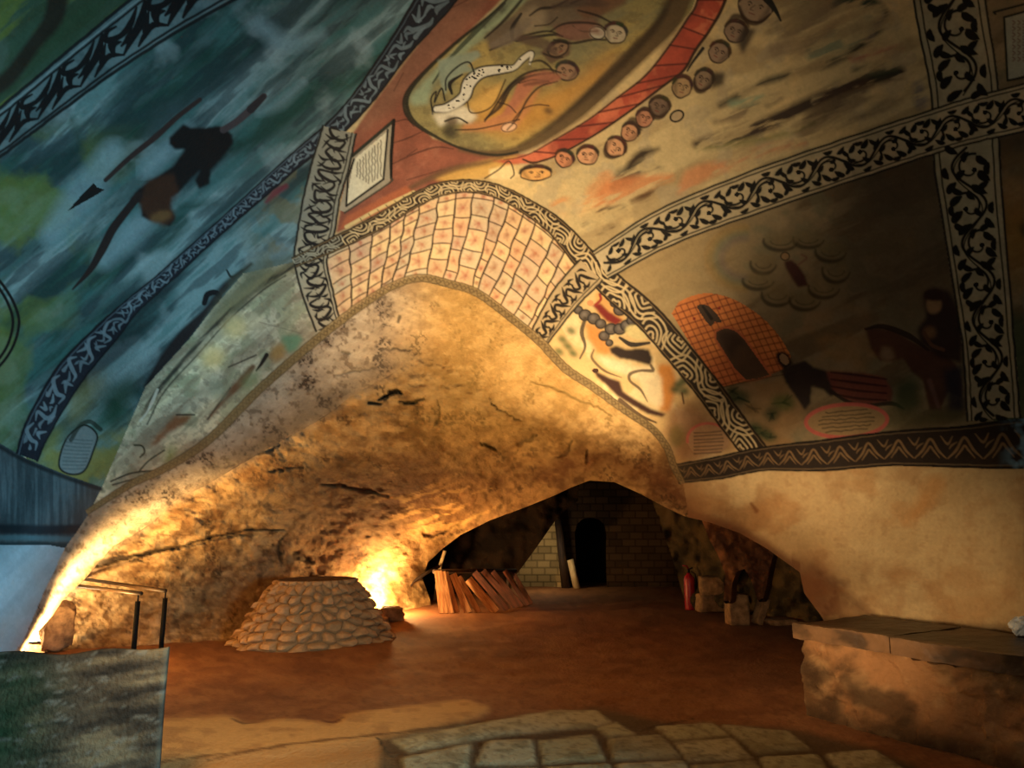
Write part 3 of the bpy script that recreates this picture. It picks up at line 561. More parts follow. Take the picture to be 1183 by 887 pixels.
# brick chapel with arched door and niche
ch = smooth([(776, 362), (786, 348), (806, 340), (824, 339), (846, 345), (866, 356), (884, 370), (900, 388), (910, 404), (914, 412)], 6)
ch = np.vstack([ch, [(908, 424), (900, 429), (862, 440), (836, 447), (822, 430), (798, 398)]])
cv.fill(ch, (206, 124, 68)); cv.fill(ch, (222, 140, 76), .6, 0, tex=sstep(.45, .6, n2)); cv.fill(ch, (184, 92, 58), .5, 0, tex=sstep(395, 440, Y))
bx, m = cv.pmask(ch); tx = np.zeros((CH, CW), F32); tx[bx[2]:bx[3], bx[0]:bx[1]] = m
for k in range(16):
    y0 = 340 + k * 8.2
    cv.stroke([(770, y0 + 18), (800, y0 + 8), (840, y0 - 4), (880, y0 - 14), (930, y0 - 24)], 1.3, (112, 50, 30), .9, tex=tx)
    for j in range(24):
        x = 772 + j * 7 + (k % 2) * 3.5; yb = float(np.interp(x, [770, 800, 840, 880, 930], [y0 + 18, y0 + 8, y0 - 4, y0 - 14, y0 - 24]))
        cv.stroke([(x, yb), (x + 3.2, yb + 7)], 1.1, (118, 54, 32), .85, tex=tx)
door = smooth([(828, 392), (828, 384), (836, 380), (846, 381), (856, 388), (864, 398)], 5); door = np.vstack([door, [(889, 433), (876, 437), (862, 439), (848, 424)]])
cv.stroke(np.vstack([door, door[:1]]), 5, (192, 104, 66), .9, sm=False); cv.fill(door, (84, 62, 46)); cv.fill([(828, 390), (832, 380), (850, 382), (860, 396), (850, 402), (846, 416)], (44, 32, 28), .8, 3)
cv.fill([(806, 356), (808, 352), (815, 352), (824, 358), (834, 372), (826, 372), (820, 376)], (70, 54, 44), 1, 0, True); cv.stroke([(812, 354), (822, 368)], [3, 4], (34, 26, 24)); cv.blob(831, 356, 2, 2, (140, 50, 36)); cv.blob(802, 368, 1.6, 1.6, (140, 50, 36))
cv.stroke([(836, 447), (876, 438), (920, 430)], 1.6, (60, 48, 34), .8)
# ground, bushes
cv.fill([(842, 452), (900, 434), (930, 450), (928, 490), (896, 512), (880, 512)], (142, 112, 76), .7, 6)
for x, y, rx, ry, c_ in ((853, 459, 13, 9, (44, 62, 40)), (846, 452, 7, 6, (36, 54, 34)), (905, 465, 14, 10, (70, 82, 40)), (892, 478, 9, 9, (40, 54, 30)), (880, 500, 12, 8, (48, 62, 36)), (872, 494, 8, 6, (54, 70, 40)), (890, 505, 8, 6, (60, 72, 44)), (870, 472, 10, 6, (112, 90, 56))):
    cv.blob(x, y, rx, ry, c_, .8, 0, 3)
    for _ in range(6): cv.stroke([(x, y), (x + rng.uniform(-rx, rx), y + rng.uniform(-ry, ry))], [2, 4, 1], tuple(v * .75 for v in c_), .8, 1)
# kneeling figure in dark veil, tunic spread behind
cv.fill([(896, 408), (904, 405), (912, 410), (916, 420), (906, 428), (898, 418)], (34, 24, 22), 1, 1); cv.blob(906, 415, 4.5, 7, (150, 120, 88), 1, -.6)
cv.fill([(902, 428), (912, 422), (930, 416), (940, 424), (954, 428), (966, 436), (968, 452), (960, 458), (952, 450), (938, 446), (936, 466), (930, 474), (922, 462), (908, 442)], (36, 28, 30), .97, 1)
cv.fill([(954, 428), (1000, 431), (1022, 436), (1032, 452), (1030, 464), (1002, 468), (976, 462), (962, 450)], (112, 58, 50), .95, 1)
for o in (0, 9, 18, 27): cv.stroke([(960, 430 + o * .9), (990, 433 + o), (1024, 438 + o * .9)], [2, 3, 2], (50, 26, 24), .85)
cv.stroke([(960, 452), (980, 464), (1004, 468), (1030, 466), (1044, 472)], [4, 4, 4, 5, 2], (30, 22, 20), .9)
# horse and rider at the right edge of the panel
cv.fill([(1000, 380), (1012, 378), (1034, 382), (1050, 392), (1066, 400), (1090, 408), (1104, 420), (1112, 440), (1112, 460), (1096, 452), (1086, 474), (1074, 474), (1066, 440), (1054, 430), (1044, 414), (1030, 418), (1016, 416), (1006, 402)], (74, 44, 34), .95, 1)
cv.stroke([(1000, 380), (1020, 377), (1050, 388), (1072, 404)], [3, 6, 7, 3], (34, 22, 20), .9); cv.fill([(1020, 400), (1030, 402), (1034, 414), (1024, 418), (1016, 412)], (132, 108, 84), .9, 2)
cv.fill([(1066, 340), (1078, 332), (1096, 336), (1104, 350), (1112, 372), (1112, 420), (1086, 414), (1062, 396), (1060, 380), (1070, 366)], (42, 26, 28), .95, 2); cv.blob(1079, 352, 9, 11, (138, 110, 80), 1, .2, 1); cv.blob(1079, 341, 12, 7, (44, 26, 26), 1, .1, 1)
cv.blob(1074, 384, 8, 7, (120, 86, 60), .9, .2, 2); cv.stroke([(1068, 384), (1076, 398), (1090, 404)], 4, (90, 60, 44)); cv.fill([(1090, 428), (1112, 420), (1114, 476), (1096, 476)], (30, 32, 48), .9, 3); cv.stroke([(1074, 440), (1080, 458), (1084, 470)], [6, 5, 4], (110, 80, 76), .7, 1.5)
cv.fill([(1036, 440), (1060, 436), (1066, 470), (1046, 480), (1030, 470)], (40, 62, 38), .8, 5); cv.fill([(1000, 472), (1112, 474), (1114, 486), (1030, 496), (1000, 500)], (74, 72, 46), .7, 4)
# text ovals
cv.fill(OVAL_T, (150, 124, 88)); cv.stroke(np.vstack([OVAL_T, OVAL_T[:1]]), 4.5, (184, 92, 84), .95, sm=False)
for k in range(6): cv.stroke([(978 + u * (34 - abs(k - 2.5) * 4), 475 + k * 4.4 - u * 2 + rng.uniform(-.7, .7)) for u in np.linspace(-1, 1, 14)], 1.2, (58, 50, 38), .9)
# right slivers
wash(M('sliver') * sstep(220, 270, Y) * sstep(360, 280, Y), (150, 110, 48), .7); wash(M('sliver') * sstep(350, 380, Y), (52, 74, 50), .8); wash(M('sliver') * sstep(230, 160, Y), (70, 58, 46), .7)
cv.blob(1190, 265, 12, 10, (40, 50, 34), .8, 0, 3)
cv.fill(PLAQUE_R, (160, 162, 146)); cv.stroke([(1210, 6), (1160, 20), (1164, 93), (1210, 84)], 2.6, (30, 36, 30), sm=False)
cv.stroke([(1240, -10), (1148, 14), (1150, 16)], 2.5, (30, 34, 28), sm=False)
for x in (1170, 1176, 1182, 1188, 1196):
    for y in range(24, 70, 7): cv.stroke([(x, y), (x + 2.5, y + 2), (x, y + 4.5)], 1.2, (108, 60, 54), .85)

# ================================================================= small cascade panel
Wk = M('cascade'); wash(Wk, (206, 176, 124)); wash(Wk * sstep(.5, .66, n2), (222, 202, 158), .7); wash(Wk * sstep(.5, .36, n1), (168, 130, 84), .6)
cv.fill([(676, 372), (690, 376), (704, 392), (706, 410), (690, 408), (680, 392)], (196, 130, 62), .9, 2); cv.fill([(688, 336), (700, 340), (716, 358), (722, 372), (706, 376), (690, 362)], (206, 150, 82), .8, 2)
cv.fill([(762, 420), (776, 422), (782, 440), (778, 462), (774, 476), (762, 474), (764, 450), (758, 436)], (198, 128, 54), .95, 1.5)
cv.fill([(688, 410), (710, 416), (734, 424), (754, 424), (764, 436), (766, 470), (752, 466), (738, 440), (722, 432), (700, 424)], (228, 210, 172), .9, 2)
cv.fill([(684, 352), (694, 350), (704, 360), (720, 370), (712, 376), (700, 370)], (120, 34, 30), 1, .6); cv.stroke([(688, 352), (694, 346), (693, 340)], 3, (140, 44, 38)); cv.blob(682, 350, 4, 3.5, (200, 140, 96), 1)
for x, y, r in ((668, 358, 5), (676, 364, 7), (686, 368, 7), (694, 374, 6), (698, 388, 6), (706, 380, 7), (716, 380, 7), (724, 376, 7), (730, 370, 6), (710, 350, 5), (716, 358, 7), (704, 396, 4)):
    cv.blob(x, y, r, r * .9, (74, 68, 66), .95, 0, 0, (30, 26, 28), 1.6); cv.blob(x - 1, y - 1, r * .45, r * .4, (120, 112, 106), .8, 0, 1)
cv.blob(736, 384, 14, 8, (212, 196, 140), .9, .3, 1); cv.stroke([(716, 390), (730, 398), (750, 396)], [3, 6, 3], (50, 42, 36))
cv.stroke([(676, 368), (672, 384), (676, 400), (670, 414)], [4, 5, 3, 2], (60, 52, 44), .9)
cv.fill([(704, 402), (712, 399), (724, 404), (740, 402), (750, 404), (754, 414), (752, 422), (744, 420), (730, 416), (716, 414), (706, 408)], (40, 26, 22), 1, .8)
cv.stroke([(752, 422), (754, 428), (740, 428), (728, 432), (728, 440), (740, 450), (748, 464)], [3, 4, 3, 4, 3, 3, 1], (86, 70, 54), .9); cv.stroke([(686, 404), (684, 414), (698, 428), (718, 436)], [2, 3, 3, 1], (96, 78, 58), .9)
cv.fill([(684, 426), (692, 430), (704, 436), (716, 440), (720, 452), (732, 460), (752, 472), (770, 478), (766, 482), (748, 478), (730, 468), (714, 458), (702, 446), (690, 436)], (56, 28, 22), 1, .8); cv.blob(688, 428, 4, 3, (60, 32, 26)); cv.stroke([(716, 462), (740, 480), (758, 488)], [5, 4, 2], (60, 34, 26), .9)
for x, y in ((650, 392), (656, 400), (660, 382), (646, 406), (662, 408)): cv.blob(x, y, 6, 4, (48, 76, 40), .85, .6, 1.5)
for x, y in ((784, 444), (790, 452), (780, 450), (790, 440)): cv.blob(x, y, 6, 5, (48, 70, 42), .85, 0, 1.5)
cv.stroke([(788, 454), (790, 466)], 2, (84, 60, 36)); cv.fill([(772, 470), (800, 466), (830, 490), (856, 520), (800, 532), (782, 530), (770, 500)], (132, 86, 60), .7, 6); cv.blob(782, 504, 10, 14, (110, 96, 52), .8, 0, 3)
cv.fill(CASC_T, (170, 134, 100), .9); cv.stroke([p for p in CASC_T if p[1] < 512][16:] , 3, (190, 100, 86), .9, sm=False) if False else None
cv.stroke([(818 + 24 * math.cos(t), 508 + 19 * math.sin(t)) for t in np.linspace(3.0, 6.0, 16)], 3, (190, 96, 84), .9)
for k in range(7): cv.stroke([(802, 500 + k * 4), (818, 499 + k * 4 + rng.uniform(-.6, .6)), (836 - abs(k - 3), 498 + k * 4)], 1.2, (74, 56, 44), .85)

# ================================================================= right plaster
Wr = M('wall_right'); wash(Wr, (194, 164, 118)); wash(Wr * sstep(.48, .62, n1), (212, 184, 136), .7); wash(Wr * sstep(.55, .7, fbm(X / 70, Y / 40, 101, 5)), (178, 132, 82), .6)
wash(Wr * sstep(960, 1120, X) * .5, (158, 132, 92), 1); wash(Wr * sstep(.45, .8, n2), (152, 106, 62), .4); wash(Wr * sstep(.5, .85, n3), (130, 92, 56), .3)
cv.stroke([(1080, 560), (1060, 590), (1046, 604)], [24, 14, 6], (182, 126, 66), .5, 6); cv.stroke([(868, 582), (874, 590)], [3, 5], (120, 70, 36), .8, 1.5)
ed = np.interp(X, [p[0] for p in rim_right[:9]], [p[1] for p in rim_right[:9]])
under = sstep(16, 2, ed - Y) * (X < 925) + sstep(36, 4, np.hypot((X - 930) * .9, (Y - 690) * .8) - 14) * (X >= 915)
wash(Wr * np.clip(under, 0, 1), (112, 62, 36), .8); wash(Wr * sstep(.5, .62, n2) * sstep(1020, 940, X) * sstep(650, 680, Y), (104, 54, 32), .6)  # red-brown underside, with the rim's shade painted into it
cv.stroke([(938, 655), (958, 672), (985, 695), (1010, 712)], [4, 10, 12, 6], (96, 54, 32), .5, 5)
wash(Wr * sstep(708, 722, Y - .05 * (X - 1000)), (70, 54, 36), .75)  # shade where the wall meets the bench, painted into the plaster
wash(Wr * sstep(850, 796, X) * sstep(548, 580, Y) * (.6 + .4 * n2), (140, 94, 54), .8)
# rock on the fresco canvas
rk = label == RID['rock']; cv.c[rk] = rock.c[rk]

# ================================================================= painted borders
def ruled(b, vs, w=2.0, col=INK, a=.95):
    for v in vs:
        ln = b.line(v); ln = ln + np.array([[rng.uniform(-.4, .4), rng.uniform(-.4, .4)] for _ in ln])
        cv.stroke(ln, w, col, a, sm=False)
def leaf(b, u, v, du, dv, w, col=INK):
    q = b.at([u, u + du * .5, u + du], [v, v + dv * .5 + .06, v + dv]); cv.stroke(q, [w * .35, w, w * .9, w * .1], col)
def vine(b, u0, u1, per, vm=.52, sw=2.6, col=INK):
    n = max(2, int(round((u1 - u0) / (per / 2)))); h = (u1 - u0) / n
    us = np.linspace(u0, u1, n * 14); vs = vm * .9 * np.sin((us - u0) / h * math.pi)
    cv.stroke(b.at(us, vs), sw, col, sm=False); cv.stroke(b.at(us + h * .1, vs * .8 + .05), sw * .5, col, sm=False)
    for k in range(n):
        s = 1 if k % 2 == 0 else -1; uc = u0 + (k + .55) * h; W = b.W(uc) / 2
        ru = h * .40; th = np.linspace(0, 4.4 + .5 * rng.random(), 24); r = 1 - th / 5.8
        uu = uc + ru * r * np.cos(th + math.pi * .9); vv = s * (.02 + .50 * r * np.sin(th + math.pi * .9) * -1 - .12)
        cv.stroke(b.at(uu, -vv * -1), [sw, sw * .9, sw * .8, sw * .7], col)
        q = b.at(uu[-1], vv[-1]); cv.blob(q[0], q[1], sw * .95, sw * .9, col)
        for du, v0, d, e, w in ((-.30, -.30, .22, -.34, 4.2), (.10, -.34, .26, -.30, 4.6), (.45, -.10, .24, -.42, 4.2), (.05, .12, .2, .2, 3.6), (-.42, .30, -.20, .30, 3.8), (.34, .42, .26, .24, 4.0), (-.1, -.62, .3, .02, 3.6), (.2, .62, -.28, .05, 3.6), (-.2, .1, -.24, -.16, 3.4), (.5, .5, .14, -.3, 3.6)):
            leaf(b, uc + du * h, s * v0, d * h, s * e, w * 1.2 * W / 21 + rng.uniform(-.3, .6), col)
def ground_band(b, col, mott, nseed=0):
    p = b.poly(); cv.fill(p, col); cv.fill(p, mott, .6, 0, tex=sstep(.48, .64, n2))
# B1: broad dark acanthus at the top left
ground_band(B1, (96, 118, 124), (64, 86, 92)); ruled(B1, (-.97, .97), 4, (10, 12, 16)); ruled(B1, (.78,), 1.6, (120, 140, 146)); ruled(B1, (.66, -.8), 3, (10, 12, 16))
u = 20
while u < B1.len - 40:
    W = B1.W(u)
    for q, w in (([(0, .6), (16, .1), (34, -.2), (56, -.6)], [3, 9, 7, 2]), ([(12, .6), (28, .25), (46, .1), (62, .3), (56, .55), (44, .5)], [2, 6, 5, 6, 4, 2]), ([(-6, -.6), (8, -.3), (24, -.45), (36, -.65)], [2, 6, 5, 2]), ([(30, .1), (40, -.15), (52, -.25)], [2, 6, 2]), ([(4, .2), (14, -.1), (22, -.3)], [2, 6, 2]), ([(50, -.1), (60, .0), (66, -.4)], [2, 8, 3])):
        cv.stroke(B1.at([u + c[0] for c in q], [c[1] for c in q]), [x * W / 48 for x in w], (10, 12, 16))
    u += 62
# B2: narrow dark border with pale S-shapes
ground_band(B2, (22, 26, 38), (30, 36, 48)); u = 4
while u < B2.len - 8:
    W = B2.W(u); st_ = max(9, W * .95); s = 1 if int(u * 7) % 2 else -1; lc = (112, 130, 142)
    j = lambda a: a + rng.uniform(-.12, .12)
    for q, w in (([(0, -.5), (.25, -.62), (.5, -.1), (.6, .45), (.95, .5)], [1, 3, 3.4, 2.4, .8]), ([(.45, -.6), (.7, -.45), (.85, -.6)], [1, 3.4, .8]), ([(.0, .55), (.2, .2), (.36, .55)], [1, 3.4, .8]), ([(.72, -.1), (.85, .1), (1.02, -.12)], [.8, 2.6, .8]), ([(.1, -.1), (.22, .0), (.3, -.2)], [.6, 2, .6])):
        cv.stroke(B2.at([u + j(c[0]) * st_ for c in q], [j(c[1]) * s for c in q]), [x * W / 22 for x in w], lc, rng.uniform(.6, .9))
    u += st_
ruled(B2, (-.97, .97), 2.2, (12, 14, 22)); ruled(B2, (.78,), 1.0, (90, 108, 122), .7)
# B3: column of tight scrolls left of the arch
p = B3.poly(); cv.fill(p, (132, 132, 122)); cv.fill(p, (168, 158, 136), 1, 0, tex=sstep(240, 300, Y)); u = 5; k = 0
while u < B3.len - 4:
    s = 1 if k % 2 else -1; j = lambda a: a + rng.uniform(-.14, .14); g = lambda a: u + a + rng.uniform(-2, 2)
    for q, w in (([(0, .7), (5, .25), (3, -.3), (-4, -.55), (-7, -.2), (-4, .1)], [1, 3.6, 4, 3.2, 2.4, 1]), ([(4, -.72), (8, -.35), (6, .0)], [1, 3.6, 1]), ([(-3, .35), (1, .62), (6, .7)], [1, 3.4, 1]), ([(2, .1), (5, -.1), (9, .1)], [1, 2.6, .8])):
        cv.stroke(B3.at([g(c[0]) for c in q], [j(c[1] * s) for c in q]), w, (24, 22, 24))
    u += 12.5; k += 1
ruled(B3, (-.98, .97), 2.6); ruled(B3, (-.76,), 1.6)
# B4: wave-grain band round the arch
p = B4.poly(); cv.fill(p, (44, 34, 26)); u = 5; k = 0
while u < B4.len:
    W = B4.W(u); per = max(11, W * .95); s = 1 if k % 2 else -1; lc = (206, 184, 142) if u > 60 else (160, 156, 138)
    for r in ((.34, .8, 1.26) if W < 22 else (.26, .62, .98, 1.36)):
        th = np.linspace(0, math.pi, 13); vv = s * (.84 - r * np.sin(th) ** .8); uu = u + per * .6 * r * np.cos(th) * (1 + .25 * np.sin(th * 2 + k)) + rng.uniform(-1.2, 1.2) + 2.5 * vv; vv = vv + .07 * np.sin(th * 3 + k * 1.7)
        ok = np.abs(vv) <= .85
        cv.stroke(B4.at(uu[ok], vv[ok]), max(1.3, W * .075), lc, .9) if ok.sum() > 2 else None
    u += per; k += 1
ruled(B4, (-.99, .99), 2.2, (36, 26, 18)); ruled(B4, (-.85, .87), .9, (150, 124, 84), .6)
# B5, B6, B8: leafy scrolls in black on pale plaster
ground_band(B6, (170, 160, 132), (148, 142, 118)); ruled(B6, (-.97, .97), 2.8); ruled(B6, (-.78, .80), 2.0); ground_band(B5, (186, 170, 138), (160, 150, 122))
cv.fill(B8.poly(), (176, 156, 122))
ruled(B5, (-.98, .98), 2.4); ruled(B5, (-.80, .80), 1.7)
vine(B5, 5, B5.len - 10, 74, .5, 3.0); vine(B6, 4, 308, 100, .46, 3.4); vine(B6, 374, B6.len - 4, 92, .52, 3.2)
cv.fill(B5.at(np.linspace(402, 470, 12), np.full(12, -.74)).tolist() + B5.at(np.linspace(402, 470, 12), np.full(12, .74)).tolist()[::-1], (176, 162, 130), .0)
ruled(B8, (-.96, .97), 2.4); ruled(B8, (-.74,), 1.4); u = 4; k = 0
while u < B8.len - 6:
    s = 1 if k % 2 else -1
    for q, w in (([(0, .7 * s), (5, .2 * s), (9, -.3 * s), (14, -.1 * s), (13, .25 * s)], [1, 4, 3.4, 3, 2]), ([(1, -.2 * s), (4, -.55 * s), (9, -.66 * s)], [1, 3.6, 1]), ([(7, .5 * s), (12, .62 * s), (16, .4 * s)], [1, 3.8, 1])):
        cv.stroke(B8.at([u + c[0] for c in q], [c[1] * .9 for c in q]), w, (28, 20, 16))
    u += 11; k += 1
# B7: dark foot border with ochre arabesque
p = B7.poly(); cv.fill(p, (42, 32, 26)); u = 6; k = 0
while u < B7.len:
    W = B7.W(u); per = max(16, W * .85); s = 1 if k % 2 else -1
    for q, w in (([(0, .7), (.25, .2), (.5, -.55), (.75, .2), (1, .7)], [1, 2.4, 2.2, 2.4, 1]), ([(.22, .66), (.4, .2), (.5, -.05), (.6, .2), (.78, .66)], [.8, 2, 2, 2, .8]), ([(-.2, -.7), (0, -.2), (.15, -.66)], [.8, 2.2, .8]), ([(.05, .1), (.12, -.1), (.28, -.3)], [.8, 1.8, .6])):
        cv.stroke(B7.at([u + c[0] * per for c in q], [c[1] * .8 for c in q]), [x * W / 34 for x in w], (132, 104, 72), .85)
    u += per * 1.05; k += 1
ruled(B7, (-.97, .97), 2.2, (22, 18, 16)); ruled(B7, (-.84, .86), 1.2, (120, 100, 74), .7)
wash(M('b7') * sstep(1150, 1180, X) * sstep(.4, .55, n2), (110, 150, 176), .8)  # blue daylight glancing on the border's right end, painted in
# B9: faint chain along the arris of the arch
p = B9.poly(); cv.fill(p, (150, 128, 88), .75); u = 3
while u < B9.len - 3:
    a_ = .8 if 330 < u < 900 else .55
    cv.stroke(B9.at([u, u + 3, u + 6, u + 9], [-.5, .5, .5, -.4]), 1.3, (84, 66, 42), a_); cv.stroke(B9.at([u + 3, u + 5, u + 7], [0, -.4, .1]), 1.0, (70, 54, 34), a_); u += 10
ruled(B9, (-.95, .95), 1.3, (70, 56, 38), .7)
# tint of grime
cv.c *= (0.90 + 0.2 * n3)[..., None]; cv.c *= (0.93 + 0.14 * fbm(X / 2.5, Y / 2.5, 131, 2))[..., None]
#---PAINT-END---
# ================================================================== the cave as solid surfaces
COL = bpy.context.scene.collection
A_CTRL = [(-150, -150, 3.3), (0, 0, 4.0), (-150, 200, 3.9), (0, 200, 4.6), (-150, 500, 5.0), (0, 400, 5.3), (0, 600, 5.9), (-150, 800, 5.2), (0, 776, 6.2), (27, 740, 6.3), (49, 688, 6.4), (75, 633, 6.5), (105, 589, 6.5), (118, 563, 6.5),
    (150, 120, 4.7), (200, 300, 5.8), (100, 450, 6.0), (350, 0, 4.6), (330, 180, 5.9), (150, 560, 6.7), (240, 510, 6.8), (332, 422, 7.0), (395, 370, 7.1), (485, 320, 7.3), (549, 335, 7.4), (621, 388, 7.5), (682, 445, 7.5), (750, 491, 7.4), (787, 554, 7.3),
    (30, 745, 8.4), (73, 692, 8.6), (113, 651, 8.7), (152, 619, 8.6), (188, 592, 8.5), (240, 557, 8.4), (303, 522, 8.4), (362, 489, 8.5), (423, 448, 8.7), (473, 419, 8.8),
    (560, 480, 9.2), (640, 530, 9.5), (690, 553, 9.4), (540, 400, 8.4), (620, 450, 8.4), (700, 510, 8.4), (740, 540, 8.3),
    (739, 570, 8.8), (790, 596, 8.3), (855, 616, 7.9), (885, 633, 7.8), (924, 661, 7.8), (929, 685, 8.0), (949, 712, 8.0), (820, 590, 7.2), (900, 618, 7.0), (960, 658, 7.0), (1000, 700, 7.1), (870, 560, 6.8), (1000, 600, 6.4), (1100, 540, 6.0), (1183, 540, 5.8),
    (1053, 713, 6.75), (1106, 721, 6.4), (1183, 735, 5.8), (1340, 745, 4.9), (1340, 540, 5.0), (1000, 800, 7.0), (1180, 820, 5.8),
    (500, 0, 4.7), (500, 110, 5.4), (420, 200, 6.2), (500, 225, 6.4), (580, 225, 6.4), (680, 300, 6.5), (640, 150, 5.7), (650, 0, 4.6), (800, 0, 4.4), (800, 150, 5.3), (880, 530, 6.7), (800, 400, 6.6), (900, 250, 5.5), (1080, 0, 4.1), (1080, 140, 4.6), (1140, 480, 5.7), (1100, 300, 5.1), (1340, 0, 3.6), (1340, 250, 4.4), (600, -150, 3.9), (1000, -150, 3.5), (300, -150, 3.8)]
g_ = lambda y: float(ground_depth(y))
B_CTRL = [(-80, 762, g_(762)), (20, 757, g_(757)), (100, 748, g_(748)), (190, 744, g_(744)), (250, 741, g_(741)), (350, 733, g_(733)), (430, 712, g_(712)), (500, 699, g_(699)), (380, 760, 10.5), (470, 722, 13.2), (250, 775, 9.4),
    (100, 700, 10.1), (150, 640, 9.7), (240, 600, 9.8), (330, 598, 10.5), (250, 690, 10.6), (400, 680, 12.4), (200, 600, 9.6), (300, 540, 9.4), (400, 480, 9.2), (456, 432, 8.9), (400, 560, 10.5), (500, 560, 11.3), (450, 630, 12.6), (500, 500, 9.8), (560, 480, 9.35), (600, 540, 11),
    (560, 598, 13.0), (530, 615, 14.0), (500, 648, 14.6), (603, 585, 12.3), (641, 570, 11.0), (681, 553, 9.6), (640, 530, 9.7), (500, 410, 8.9), (630, 490, 9.3), (150, 540, 9.8), (300, 460, 9.6), (60, 640, 10.2), (-80, 700, 10.6)]

class TPS:
    def __init__(s, ctrl):
        c = np.array(ctrl, float); s.p = c[:, :2] / 400.0; v = np.log(c[:, 2]); n = len(c)
        K = s.k(np.sum((s.p[:, None] - s.p[None]) ** 2, -1)) + 0.004 * np.eye(n)
        Q = np.hstack([np.ones((n, 1)), s.p]); Mx = np.zeros((n + 3, n + 3)); Mx[:n, :n] = K; Mx[:n, n:] = Q; Mx[n:, :n] = Q.T
        s.w = np.linalg.solve(Mx, np.concatenate([v, np.zeros(3)]))
    @staticmethod
    def k(r2): return 0.5 * r2 * np.log(r2 + 1e-9)
    def __call__(s, x, y):
        sh = np.shape(x); q = np.stack([np.ravel(x), np.ravel(y)], 1) / 400.0; out = np.empty(len(q)); n = len(s.p)
        for i in range(0, len(q), 20000):
            b = q[i:i + 20000]
            out[i:i + 20000] = s.k(((b[:, None] - s.p[None]) ** 2).sum(-1)) @ s.w[:n] + s.w[n] + b @ s.w[n + 1:]
        return np.exp(out).reshape(sh)
dA_, dB_ = TPS(A_CTRL), TPS(B_CTRL)

def segdist(x, y, pts, closed=False):
    p = np.asarray(pts, float); q = np.roll(p, -1, 0) if closed else p[1:]; p = p if closed else p[:-1]
    best = np.full(len(x), 1e9); bxp = np.zeros(len(x)); byp = np.zeros(len(x))
    for a, b in zip(p, q):
        d = b - a; L = d @ d + 1e-9; t = np.clip(((x - a[0]) * d[0] + (y - a[1]) * d[1]) / L, 0, 1)
        cx_, cy_ = a[0] + t * d[0], a[1] + t * d[1]; dd = np.hypot(x - cx_, y - cy_); k = dd < best
        best[k] = dd[k]; bxp[k] = cx_[k]; byp[k] = cy_[k]
    return best, bxp, byp
def inside(x, y, pts):
    p = np.asarray(pts, float); m = np.zeros(np.shape(x), bool)
    for a, b in zip(p, np.roll(p, -1, 0)):
        if a[1] == b[1]: continue
        m ^= ((a[1] > y) != (b[1] > y)) & (x < (b[0] - a[0]) * (y - a[1]) / (b[1] - a[1]) + a[0])
    return m
MERGE = [(486, 900), (486, 640), (478, 416), (520, 427), (600, 480), (660, 520), (700, 560), (720, 640)]
def rocky(x, y): return (fbm(x / 46, y / 40, 201, 5, .55) - .5)
def depthB(x, y):
    D = dB_(x, y)
    w = sstep(400, 500, y + .2 * x) 
    D = D * (1 + w * (.036 * rocky(x, y) + .009 * (fbm(x / 9, y / 6, 211, 4) - .5)))
    ix = np.clip(np.rint(x - OX).astype(int), 0, CW - 1); iy = np.clip(np.rint(y - OY).astype(int), 0, CH - 1)
    return D + crev[iy, ix] * .08
def depthA(x, y):
    D = dA_(x, y) * (1 + .006 * (fbm(x / 80, y / 80, 221, 4) - .5))
    ix = np.clip(np.rint(x - OX).astype(int), 0, CW - 1); iy = np.clip(np.rint(y - OY).astype(int), 0, CH - 1)
    rk = (label[iy, ix] == RID['rock'])
    D = D * (1 + rk * (.006 * (fbm(x / 16, y / 12, 231, 4) - .5))) + crev[iy, ix] * .03 * rk
    sel = (x > 380) & (x < 760) & (y > 380) & (y < 620)
    if sel.any():
        xs, ys = x[sel], y[sel]
        d, cx_, cy_ = segdist(xs, ys, MERGE)
        sgn = np.where(inside(xs, ys, MERGE + [(720, 900)]), 1, -1) * d
        w = sstep(-36, 2, sgn) * sstep(735, 690, xs)
        D[sel] = D[sel] * (1 - w) + (depthB(xs, ys) + .015 * sstep(0, 8, sgn)) * w
    return D

def grid_mesh(xs, ys, poly, holes=()):
    """cells of a grid trimmed to an outline; border vertices are slid onto it"""
    GX, GY = np.meshgrid(xs, ys); gx, gy = GX.ravel().copy(), GY.ravel().copy(); nx, ny = len(xs), len(ys)
    ins = inside(gx, gy, poly)
    for h in holes: ins &= ~inside(gx, gy, h)
    I = ins.reshape(ny, nx); anyc = I[:-1, :-1] | I[1:, :-1] | I[:-1, 1:] | I[1:, 1:]
    use = np.zeros((ny, nx), bool)
    for a in (0, 1):
        for b in (0, 1): use[a:ny - 1 + a, b:nx - 1 + b] |= anyc
    out = use.ravel() & ~ins; k = np.where(out)[0]
    best, px, py = segdist(gx[k], gy[k], poly, True)
    for h in holes:
        b2, qx, qy = segdist(gx[k], gy[k], h, True); c = b2 < best
        px[c] = qx[c]; py[c] = qy[c]; best[c] = b2[c]
    gx[k] = px; gy[k] = py
    idx = np.arange(nx * ny).reshape(ny, nx)
    F = np.stack([idx[:-1, :-1], idx[1:, :-1], idx[1:, 1:], idx[:-1, 1:]], -1)[anyc]
    return gx, gy, F
def to_world(x, y, D):
    X_, Y_, Z_ = unproject(x, y, D); return np.stack([X_, Y_, Z_], -1)

